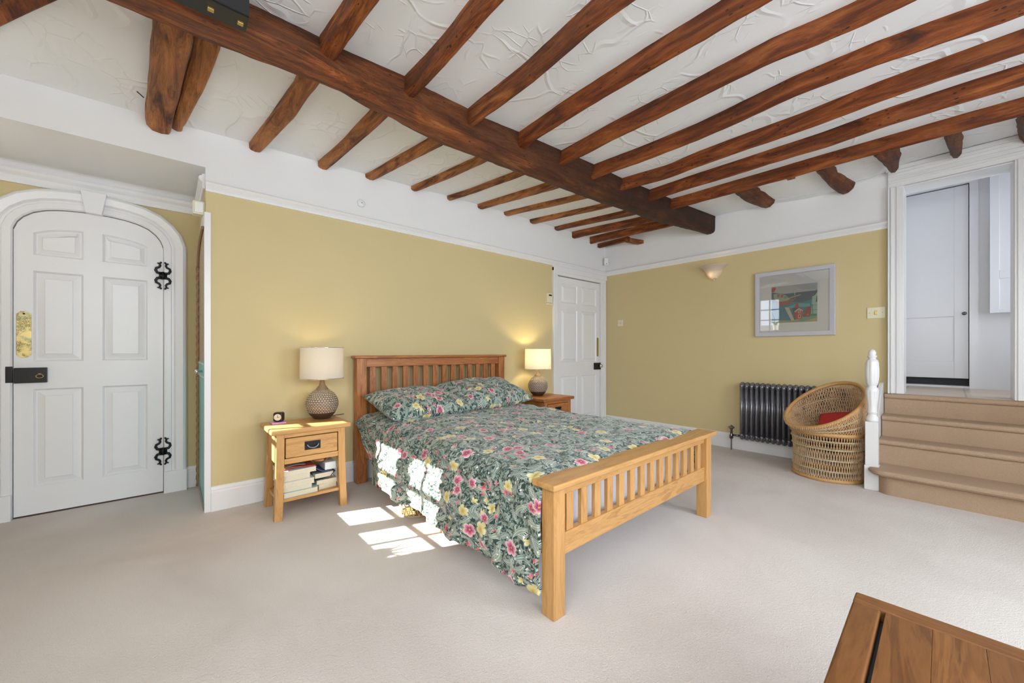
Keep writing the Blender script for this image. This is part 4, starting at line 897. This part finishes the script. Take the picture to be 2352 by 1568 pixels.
# ---------------------------------------------------------------- table lamps
def lamp(loc,label,power):
    e=empty('table_lamp',loc); tag(e,label,'lamp','matching table lamps')
    MB().lathe([(.055,0),(.062,.003),(.086,.03),(.098,.048),(.098,.05),(.02,.05)],40).build('lamp_foot','brown_glaze',e,smooth=True)
    prof=[(.098,.049),(.111,.075),(.1185,.105),(.118,.130),(.108,.165),(.088,.195),(.062,.218),(.046,.230)]
    P2=[]
    for i in range(33):
        k=i/32*(len(prof)-1); j=min(int(k),len(prof)-2); P2.append((lerp(prof[j][0],prof[j+1][0],k-j),lerp(prof[j][1],prof[j+1][1],k-j)))
    # pattern body with UV
    n=64; m=MB(); m.uv={}
    def f(u,v):
        k=v*32; j=min(int(k),31); r,z=lerp(P2[j][0],P2[j+1][0],k-j),lerp(P2[j][1],P2[j+1][1],k-j); return (r*math.cos(2*pi*u),r*math.sin(2*pi*u),z)
    m.grid(f,n,32,lambda u,v:(u,v)); m.build('lamp_body','hammered_ceramic',e,smooth=True)
    MB().lathe([(.048,.226),(.040,.240),(.024,.262),(.018,.285),(.016,.318),(.008,.320)],24).build('lamp_neck','brown_neck' if 'brown_neck' in M else plain('brown_neck',(.22,.15,.09),.35),e,smooth=True)
    m=MB(); m.uv={}; R=.158; z0,z1=.312,.562
    m.grid(lambda u,v:(lerp(R,R-.004,v)*math.cos(2*pi*u),lerp(R,R-.004,v)*math.sin(2*pi*u),lerp(z0,z1,v)),64,6,lambda u,v:(u*4,v)); sh_=m.build('lamp_shade','linen_shade',e,smooth=True)
    m=MB()
    for zz in (z0+.004,z1-.004): m.tube([(R*math.cos(2*pi*i/40),R*math.sin(2*pi*i/40),zz) for i in range(40)],.0022,5,True)
    for k in range(3): m.tube([(0,0,.53),(R*math.cos(k*2.094),R*math.sin(k*2.094),.553)],.002,5)
    m.tube([(0,0,.318),(0,0,.53)],.004,6); m.build('shade_frame','chrome',e)
    bl=MB().lathe([(.012,.32),(.013,.35),(.028,.38),(.03,.40),(.022,.425),(.002,.435)],16).build('bulb','bulb_%d'%power if 'bulb_%d'%power in M else mkbulb(power),e,smooth=True)
    m=MB().tube([(.085,.02,.006),(.12,.05,.006),(.15,.045,.006),(.17,.055,.006),(.185,.07,.005),(.19,.085,.004)],.003,6); m.build('cord','cord_black',e,smooth=True)
    pt=point('lamp_light',(loc[0],loc[1],loc[2]+.45),power,.035,(1,.80,.40)); return e
def mkbulb(p):
    g=G('bulb_%d'%p); g.b.inputs['Emission Color'].default_value=(1,.8,.5,1); g.b.inputs['Emission Strength'].default_value=p*1.5; M['bulb_%d'%p]=g.m; return g.m
lamp((-4.107,-.226,.6205),'table lamp with dimpled round base on the left bedside table',1.2)
lamp((-1.70,-.235,.6205),'glowing table lamp with dimpled round base on the right bedside table',6)
# ---------------------------------------------------------------- wall things
def onwall_y(name,x,z,w_,h_,t_,mat,par=None,bev=.003): return B(name,(x-w_/2,-t_,z-h_/2),(x+w_/2,0,z+h_/2),mat,par,bev)
th=empty('thermostat',(-1.262,0,1.838)); tag(th,'cream wall thermostat left of the corner door','thermostat')
B('housing',(-.045,-.03,-.055),(.045,0,.075),'cream_plastic',th,.006); B('display',(-.028,-.0315,.035),(.028,-.029,.055),'black_plastic',th); B('base_ledge',(-.048,-.024,-.078),(.048,0,-.058),'cream_plastic',th,.004)
dsn=MB().lathe([(.036,0),(.036,.008),(.028,.018),(.01,.022),(.002,.022)],24).build('security_sensor','white_gloss',smooth=True,loc=(-3.72,0,2.479)); dsn.rotation_euler=(pi/2,0,0); tag(dsn,'small round white sensor on the frieze above the bed','sensor')
MB().lathe([(.004,.020),(.004,.024)],8).build('centre_dot','black_plastic',dsn)
se=empty('motion_sensor',(-.045,-.045,2.50),math.radians(-45)); tag(se,'white motion sensor in the far corner above the door','sensor')
B('housing',(-.032,-.045,-.055),(.032,-.0,.055),'white_plastic',se,.010,seg=3); B('lens',(-.005,-.047,-.038),(.005,-.043,-.028),'black_plastic',se)
# light switches on right wall (x=0 plane)
def switch(y,z,w_,h_,label,n):
    e=empty('light_switch',(0,y,z)); tag(e,label,'switch'); B('face_plate',(-.008,-w_/2,-h_/2),(0,w_/2,h_/2),'cream_plastic',e,.003)
    if n==1: B('rocker',(-.014,-.010,-.018),(-.007,.010,.018),'brass',e,.002)
    else: 
        k=MB().lathe([(.010,0),(.008,.012),(.003,.02)],12).build('toggle','chrome',e,smooth=True,loc=(-.006,0,0)); k.rotation_euler=(0,-pi/2,0)
    for s_ in (-1,1):
        k=MB().lathe([(.004,0),(.004,.002)],8).build('screw','brass',e,loc=(-.008,s_*w_*.36,0)); k.rotation_euler=(0,-pi/2,0)
    return e
switch(-3.045,1.512,.125,.105,'cream double light switch beside the stair opening',1)
switch(-.272,1.563,.088,.088,'small cream light switch near the corner door',2)
# sconce
sc=empty('wall_light',(0,-1.59,2.10)); tag(sc,'alabaster glass uplighter bowl on the right wall','wall light')
m=MB()
def bowl(u,v):
    a=pi*(.0+u); prof=[(.012,-.072),(.045,-.062),(.075,-.03),(.095,.02),(.125,.06),(.158,.082),(.162,.088)]
    k=v*6; j=min(int(k),5); r,z=lerp(prof[j][0],prof[j+1][0],k-j),lerp(prof[j][1],prof[j+1][1],k-j)
    return (-r*math.sin(a)-.004,r*math.cos(a),z)
m.grid(bowl,36,24); m=m.build('glass_bowl','frosted_glass',sc,smooth=True); so2=m.modifiers.new('s','SOLIDIFY'); so2.thickness=.004
MB().lathe([(.004,-.09),(.014,-.085),(.018,-.076),(.014,-.07)],14,(-.012,0,0)).build('finial','chrome',sc,smooth=True)
B('back_plate',(-.01,-.05,-.06),(0,.05,.05),'white_plastic',sc,.004)
MB().lathe([(.01,-.04),(.022,-.01),(.02,.01),(.004,.025)],12,(-.055,0.01,0)).build('bulb','bulb_2' if 'bulb_2' in M else mkbulb(2),sc,smooth=True)
point('wall_light_glow',(-.06,-1.585,2.085),.9,.02,(1,.87,.66))
# ---------------------------------------------------------------- picture
FYa,FYb,FZa,FZb=-2.04,-2.75,1.312,2.026
pc=empty('framed_picture',(0,(FYa+FYb)/2,(FZa+FZb)/2)); tag(pc,'grey framed harbour painting with red houses on the right wall','picture')
hw,hh=(FYa-FYb)/2,(FZb-FZa)/2; fw=.045
plain('grey_frame',(.50,.50,.54),.5,0,.1,30,.06); plain('mount_board',(.80,.80,.79),.8)
m=MB()
def ring(a,b,x): return [(x,-a,-b),(x,a,-b),(x,a,b),(x,-a,b)]
m.loft([ring(hw,hh,-.001),ring(hw,hh,-.030),ring(hw-.006,hh-.006,-.034),ring(hw-fw,hh-fw,-.030),ring(hw-fw,hh-fw,-.012)],True,False); m.build('frame','grey_frame',pc)
B('mount',(-.012,-hw+.01,-hh+.01),(-.004,hw-.01,hh-.01),'mount_board',pc)
# painting: built as flat coloured shapes; local a to the right (-y), b up. art area 0..1
AW,AH=.405,.40; a0,b0=-.197,-.212   # lower-left
layer=[0]
def art(poly,col,rough=.7):
    layer[0]+=1; x=-.0125-.00006*layer[0]
    return (poly,col,x)
shapes=[
 ([(0,0),(1,0),(1,1),(0,1)],(.50,.53,.53)),
 ([(0,0),(1,0),(1,.80),(.6,.79),(.3,.78),(.12,.82),(0,.86)],(.035,.11,.20)),
 ([(0,0),(1,0),(1,.62),(.7,.52),(.4,.56),(0,.55)],(.03,.24,.35)),
 ([(.35,.42),(.6,.50),(.85,.47),(.85,.40),(.6,.40),(.35,.36)],(.10,.46,.52)),
 ([(0,0),(1,0),(1,.13),(.62,.12),(.5,.05),(0,.08)],(.42,.40,.25)),
 ([(.66,.13),(.98,.16),(1,.05),(.78,0),(.6,.03)],(.16,.40,.27)),
 ([(.70,.02),(1,.10),(1,.0)],(.52,.44,.28)),
 ([(.05,.80),(.2,.80),(.34,.74),(.42,.62),(.30,.56),(.12,.60),(.05,.70)],(.36,.42,.36)),
 ([(.13,.78),(.20,.79),(.18,.70),(.14,.70)],(.55,.06,.05)),
 ([(.22,.76),(.27,.76),(.26,.69),(.21,.69)],(.45,.04,.18)),
 ([(.30,.73),(.36,.72),(.34,.66),(.29,.67)],(.10,.35,.38)),
 ([(0,.86),(.06,.86),(.10,.93),(.09,1.0),(.06,.96),(.04,1.0),(.02,.95),(0,.99)],(.55,.03,.04)),
 ([(.15,.60),(.66,.735),(.66,.715),(.16,.575)],(.60,.44,.22)),
 ([(.52,.72),(.535,.72),(.535,.84),(.52,.84)],(.65,.64,.58)),
 ([(.42,.64),(.47,.60),(.56,.66),(.55,.63),(.47,.565)],(.60,.14,.10)),
 ([(.10,.56),(.45,.60),(.44,.50),(.12,.46)],(.42,.09,.08)),
 ([(.45,.05),(.30,.42),(.40,.40),(.52,.05)],(.62,.56,.42)),
 ([(.52,.08),(.47,.37),(.55,.42),(.65,.36),(.69,.33),(.68,.10)],(.06,.06,.09)),
 ([(.55,.08),(.52,.30),(.60,.34),(.69,.30),(.68,.08)],(.60,.055,.03)),
 ([(.50,.38),(.55,.48),(.60,.52),(.62,.38)],(.42,.07,.05)),
 ([(.52,.29),(.61,.37),(.70,.31),(.70,.285),(.61,.335),(.53,.26)],(.66,.64,.58)),
 ([(.60,.24),(.655,.25),(.65,.31),(.60,.30)],(.62,.62,.60)),([(.612,.255),(.643,.26),(.64,.295),(.612,.29)],(.05,.06,.09)),
 ([(.60,.10),(.65,.11),(.655,.20),(.60,.20)],(.62,.62,.60)),([(.612,.12),(.643,.13),(.643,.185),(.612,.185)],(.05,.06,.09)),
 ([(.71,.13),(.73,.33),(.80,.39),(.87,.40),(.865,.25),(.84,.13)],(.36,.05,.04)),
 ([(.80,.31),(.84,.31),(.84,.35),(.80,.35)],(.05,.05,.35)),([(.73,.20),(.755,.20),(.755,.25),(.73,.25)],(.10,.20,.45)),([(.79,.165),(.83,.17),(.82,.215),(.79,.20)],(.6,.25,.08)),
 ([(.87,.15),(.90,.68),(.96,.72),(1,.80),(1,.12)],(.38,.56,.50)),
 ([(.88,.68),(.93,.69),(1,.84),(1,.76),(.95,.68),(.91,.655)],(.05,.05,.05)),
 ([(.97,.50),(1,.50),(1,.66),(.985,.64)],(.08,.05,.04)),
 ([(.90,.17),(.915,.17),(.905,.45),(.89,.45)],(.05,.22,.15)),
 ([(.86,.145),(.99,.135),(.99,.20),(.87,.20)],(.05,.28,.16)),
 ([(.86,.305),(1,.305),(1,.295),(.86,.295)],(.08,.25,.18)),([(.88,.42),(1,.43),(1,.42),(.88,.41)],(.08,.25,.18)),
]
me=bpy.data.meshes.new('painting'); vs=[];fs=[];mi=[]; mats=[]
g=G('painted_colours',.75)
for k,(poly,colr) in enumerate(shapes):
    o_=len(vs); x=-.0124-.00005*k
    for a_,b_ in poly: vs.append((x,-(a0+a_*AW),b0+b_*AH))
    fs.append(tuple(range(o_,o_+len(poly)))); mi.append(colr)
me.from_pydata(vs,[],fs); ca=me.color_attributes.new('Col','FLOAT_COLOR','CORNER')
for p_,c_ in zip(me.polygons,mi):
    for li in p_.loop_indices: ca.data[li].color=(*c_,1)
vc=g.n('VertexColor',layer_name='Col'); pn=g.noise(g.co(),60,4,.7); g.base(g.mix(g.ma('MULTIPLY',pn,.35),vc.outputs[0],(.25,.3,.33))); me.materials.append(g.m)
o=bpy.data.objects.new('painting',me); COL.objects.link(o); o.parent=pc; o['label']='painting of crooked red harbour houses, sea and boats'
B('glass',(-.0175,-hw+fw-.004,-hh+fw-.004),(-.0165,hw-fw+.004,hh-fw+.004),'picture_glass',pc)
# ---------------------------------------------------------------- radiator
rd=empty('radiator',(-.0,-1.90,0)); tag(rd,'dark pewter column radiator on the right wall behind the rattan chair','radiator')
RZ0,RZ1=.145,.79
def rsec():
    m=MB()
    for xx in (-.05,-.13):
        m.tube([(xx,0,RZ0+.04),(xx,0,RZ1-.04)],.0165,12)
    for zz,s_ in ((RZ1-.022,1),(RZ0+.022,-1)):
        pts=[(-.05,0,zz-s_*.045),(-.053,0,zz-s_*.012),(-.066,0,zz+s_*.008),(-.09,0,zz+s_*.012),(-.114,0,zz+s_*.008),(-.127,0,zz-s_*.012),(-.13,0,zz-s_*.045)]
        m.tube(pts,.0185,10); m.lathe([(.028,-.0245),(.030,-.012),(.030,.012),(.028,.0245)],16,(0,0,0)) if False else None
        hub=[[( -.09+.026*r_*math.cos(2*pi*j/16),y_,zz-s_*.008+.026*r_*math.sin(2*pi*j/16)) for j in range(16)] for r_,y_ in ((.85,-.0252),(1,-.02),(1.15,-.008),(1.15,.008),(1,.02),(.85,.0252))]
        m.loft(hub)
    return m
r0=None
for i in range(21):
    if r0 is None: r0=rsec().build('radiator_section','pewter',rd,smooth=True); c=r0
    else: c=r0.copy(); COL.objects.link(c); c.parent=rd
    c.location=(0,-.035-.0505*i,0)
vl=MB().tube([(-.09,.0,RZ0+.03),(-.09,.075,RZ0+.03)],.012,10); vl.lathe([(.018,-.06),(.006,-.075)],12,(-.09,.085,RZ0+.05)); vl.lathe([(.02,-.05),(.022,-.02),(.014,0),(.012,.05),(.018,.055),(.018,.065),(.008,.07),(.008,.085)],14,(-.09,.085,RZ0+.04))
va=vl.build('valve','dark_chrome',rd,smooth=True)
MB().lathe([(.010,0),(.030,.004),(.034,.012),(.030,.02),(.010,.024),(.012,.034),(.002,.038)],14,(-.09,.085,RZ0+.105)).build('valve_wheel','pewter',va,smooth=True)
MB().tube([(-.09,.085,RZ0),(-.09,.085,0)],.008,8).build('pipe','pewter',rd)
for yy in (-.25,-.85): B('wall_bracket',(-.08,yy,.20),(0,yy+.02,.23),'pewter',rd)
# ---------------------------------------------------------------- rattan tub chair
ch=empty('rattan_chair',(-.435,-2.752,0),math.radians(-28)); tag(ch,'round rattan tub chair with a slanted rim in front of the radiator','chair')
ZW=.415
def waist(a): return Vector((.272*math.cos(a),.272*math.sin(a),ZW))
def base_(a,z):
    t=z/ZW; r=.258+.014*t-.012*math.sin(pi*t); return Vector((r*math.cos(a),r*math.sin(a),z))
def rim(a): # a: angle, front = pi (toward -x)
    f=.5-.5*math.cos(a-pi) # 0 front 1 back
    f=.5+.5*math.cos(a)    # 1 at back (+x), 0 at front
    z=.455+.39*f
    cx=lerp(-.045,.0,f); r=lerp(.288,.265,f)
    return Vector((cx+r*math.cos(a)*lerp(1.0,.98,f),r*1.02*math.sin(a),z))
NR=82
m=MB()
for k in range(NR):
    for s_ in (-1,1):
        a=2*pi*k/NR; m.tube([base_(a+s_*.30*j/5,.02+(ZW-.02)*j/5) for j in range(6)],.0029,4)
m.build('drum_weave','rattan_weave',ch)
m=MB()
for k in range(NR):
    a=2*pi*k/NR
    for s_ in (-1,1):
        tw=.40 if s_>0 else .30; pts=[]
        for j in range(9):
            t=j/8; aa=a+s_*tw*t; W_=waist(aa); R_=rim(aa); p=W_.lerp(R_,t); bul=.0*math.sin(pi*t); pts.append(p)
        m.tube(pts,.0029,4)
m.build('shell_weave','rattan_weave',ch)
m=MB()
def inner(a,t):
    R_=rim(a); sfront=.5+.5*math.cos(a); bot=Vector((.03+.20*math.cos(a),.20*math.sin(a),.40)); p=R_.lerp(bot,t); 
    out=Vector((math.cos(a),math.sin(a),0))*.035*math.sin(pi*t); return p+out*.8
for k in range(NR+10):
    a=2*pi*k/(NR+10)
    for s_ in (-1,1): m.tube([inner(a+s_*.42*j/7,j/7) for j in range(8)],.0030,4)
m.build('seat_shell_weave','rattan_weave',ch)
def ringtube(fn,r,name,mat,n=72,tw=0,parent=ch):
    m=MB(); pts=[fn(2*pi*i/n) for i in range(n)]
    m.tube(pts,r,8,True)
    return m.build(name,mat,parent,smooth=True)
ringtube(lambda a:rim(a)+Vector((0,0,.004)),.017,'rim','cane_wood')
m=MB()
for i in range(120):
    a=2*pi*i/120
    # binding along the outer rim
    p=rim(a)+Vector((math.cos(a),math.sin(a),0))*.014; m.tube([p+Vector((0,0,-.014)),p+Vector((.004*math.cos(a),.004*math.sin(a),.012))],.0028,4)
m.build('rim_binding','rattan_weave',ch)
m=MB(); 
for z0_,h_ in ((.0,.028),):
    m.loft([[tuple(base_(2*pi*i/64,0)*1.0+Vector((dr*math.cos(2*pi*i/64),dr*math.sin(2*pi*i/64),zz))) for i in range(64)] for dr,zz in ((-.012,.0),(.008,.0),(.010,.014),(.008,.03),(-.012,.03),(-.012,.0))],True,False)
m.build('base_band','cane_wood',ch,smooth=True)
m=MB(); m.loft([[tuple(waist(2*pi*i/64)+Vector((dr*math.cos(2*pi*i/64),dr*math.sin(2*pi*i/64),zz))) for i in range(64)] for dr,zz in ((-.004,-.015),(.008,-.015),(.010,0),(.008,.015),(-.004,.015),(-.004,-.015))],True,False); m.build('waist_band','cane_wood',ch,smooth=True)
for zz in (.095,.19,.285,.355):
    m=MB()
    for ph in (0,pi): m.tube([base_(2*pi*i/160,zz+.005*math.sin(i*2*pi/4+ph))+Vector((math.cos(2*pi*i/160),math.sin(2*pi*i/160),0))*(.005+.003*math.cos(i*2*pi/4+ph)) for i in range(160)],.0038,4,True)
    m.build('twisted_band','rattan_twist',ch)
for tt in (.33,.66):
    m=MB()
    for ph in (0,pi):
        pts=[]
        for i in range(160):
            a=2*pi*i/160; p=waist(a).lerp(rim(a),tt); pts.append(p+Vector((math.cos(a),math.sin(a),0))*(.005+.003*math.cos(i*pi/2+ph))+Vector((0,0,.004*math.sin(i*pi/2+ph))))
        m.tube(pts,.0036,4,True)
    m.build('twisted_band','rattan_twist',ch)
m=MB().lathe([(.002,.392),(.21,.392),(.235,.40),(.22,.41),(.002,.414)],40,(.02,0,0)); m.build('seat','rattan_weave',ch,smooth=True)
m=MB(); 
m.grid(lambda u,v:((u*2-1)*.17,(v*2-1)*.17,.045*max(0,1-abs(u*2-1)**4)**.5*max(0,1-abs(v*2-1)**4)**.5),24,24); m.grid(lambda u,v:((u*2-1)*.17,(v*2-1)*.17,-.04*max(0,1-abs(u*2-1)**4)**.5*max(0,1-abs(v*2-1)**4)**.5),24,24)
cu=m.build('cushion','red_cloth',smooth=True,loc=(-.36,-2.81,.492)); cu.scale=(.85,.8,.8); cu.rotation_euler=(math.radians(-12),math.radians(-26),.1); tag(cu,'red cushion lying inside the rattan tub chair','cushion')
# ---------------------------------------------------------------- coffee table (bottom right)
TZ=.48
ct=empty('coffee_table',(-3.572,-3.342,0),math.radians(-.0)); tag(ct,'dark oak low table with framed plank top at the bottom right','table')
tx0,ty1=-1.05,-.62
m=MB().box((tx0,ty1,TZ-.03),(0,ty1+.058,TZ)).box((tx0,-.058,TZ-.03),(0,0,TZ)) 
B('frame_board',(tx0+.057,-.056,TZ-.035),(-.057,0,TZ),oak('x',1),ct,.006); B('frame_board',(tx0+.057,ty1,TZ-.035),(-.057,ty1+.056,TZ),oak('x',1),ct,.006)
B('frame_board',(-.056,ty1,TZ-.035),(0,0,TZ),oak('y',1),ct,.005); B('frame_board',(tx0,ty1,TZ-.035),(tx0+.056,0,TZ),oak('y',1),ct,.005)
ew=(ty1+.0645,-.0645); npk=6
for i in range(npk):
    a=lerp(ew[0],ew[1],i/npk); b=lerp(ew[0],ew[1],(i+1)/npk); B('plank',(tx0+.0585,a+.0002,TZ-.03),(-.0585,b-.0002,TZ-.0015),oak('x',1),ct,.0008)
B('under_panel',(tx0+.02,ty1+.02,TZ-.05),(-.02,-.02,TZ-.036),'dark_void',ct)
for xa in (tx0+.02,-.09):
    for ya_ in (ty1+.02,-.09): B('leg',(xa,ya_,0),(xa+.07,ya_+.07,TZ-.04),oak('z',1),ct,.004)
B('apron',(tx0+.09,-.06,TZ-.13),(-.09,-.04,TZ-.05),oak('x',1),ct); B('apron',(tx0+.09,ty1+.04,TZ-.13),(-.09,ty1+.06,TZ-.05),oak('x',1),ct); B('apron',(-.06,ty1+.09,TZ-.13),(-.04,-.09,TZ-.05),oak('y',1),ct)
ct.rotation_euler=(0,0,math.radians(.6))
# ---------------------------------------------------------------- outside, seen through the high window and in the picture's glass
pot=empty('potted_orchid',(XW-.145,-.61,WZ0-.001)); tag(pot,'white potted orchid on the high window sill','plant')
MB().lathe([(.045,0),(.06,.11),(.064,.115),(.064,.13),(.055,.13),(.05,.11)],24).build('pot','white_gloss',pot,smooth=True)
m=MB()
for k in range(6):
    a=k*1.05; m.tube([(0,0,.11),(.05*math.cos(a),.05*math.sin(a),.20),(.10*math.cos(a),.10*math.sin(a),.22),(.14*math.cos(a),.14*math.sin(a),.18)],.012,6,taper=lambda t:1.1-t)
m.build('leaf','leaf_green',pot,smooth=True)
m=MB().tube([(0,0,.12),(.01,.02,.3),(.02,.06,.42),(.02,.1,.46)],.003,5); m.build('stem','leaf_green',pot)
gw=B('garden_wall',(-9.3,-4,-.5),(-9.0,4,1.95),'white_brick'); tag(gw,'white painted brick garden wall outside the high window','wall')
gr=B('ground_outside',(-14,-8,-.6),(XW-.25,6,-.5),'book_grey'); struct(gr,'paving outside the window wall','ground')
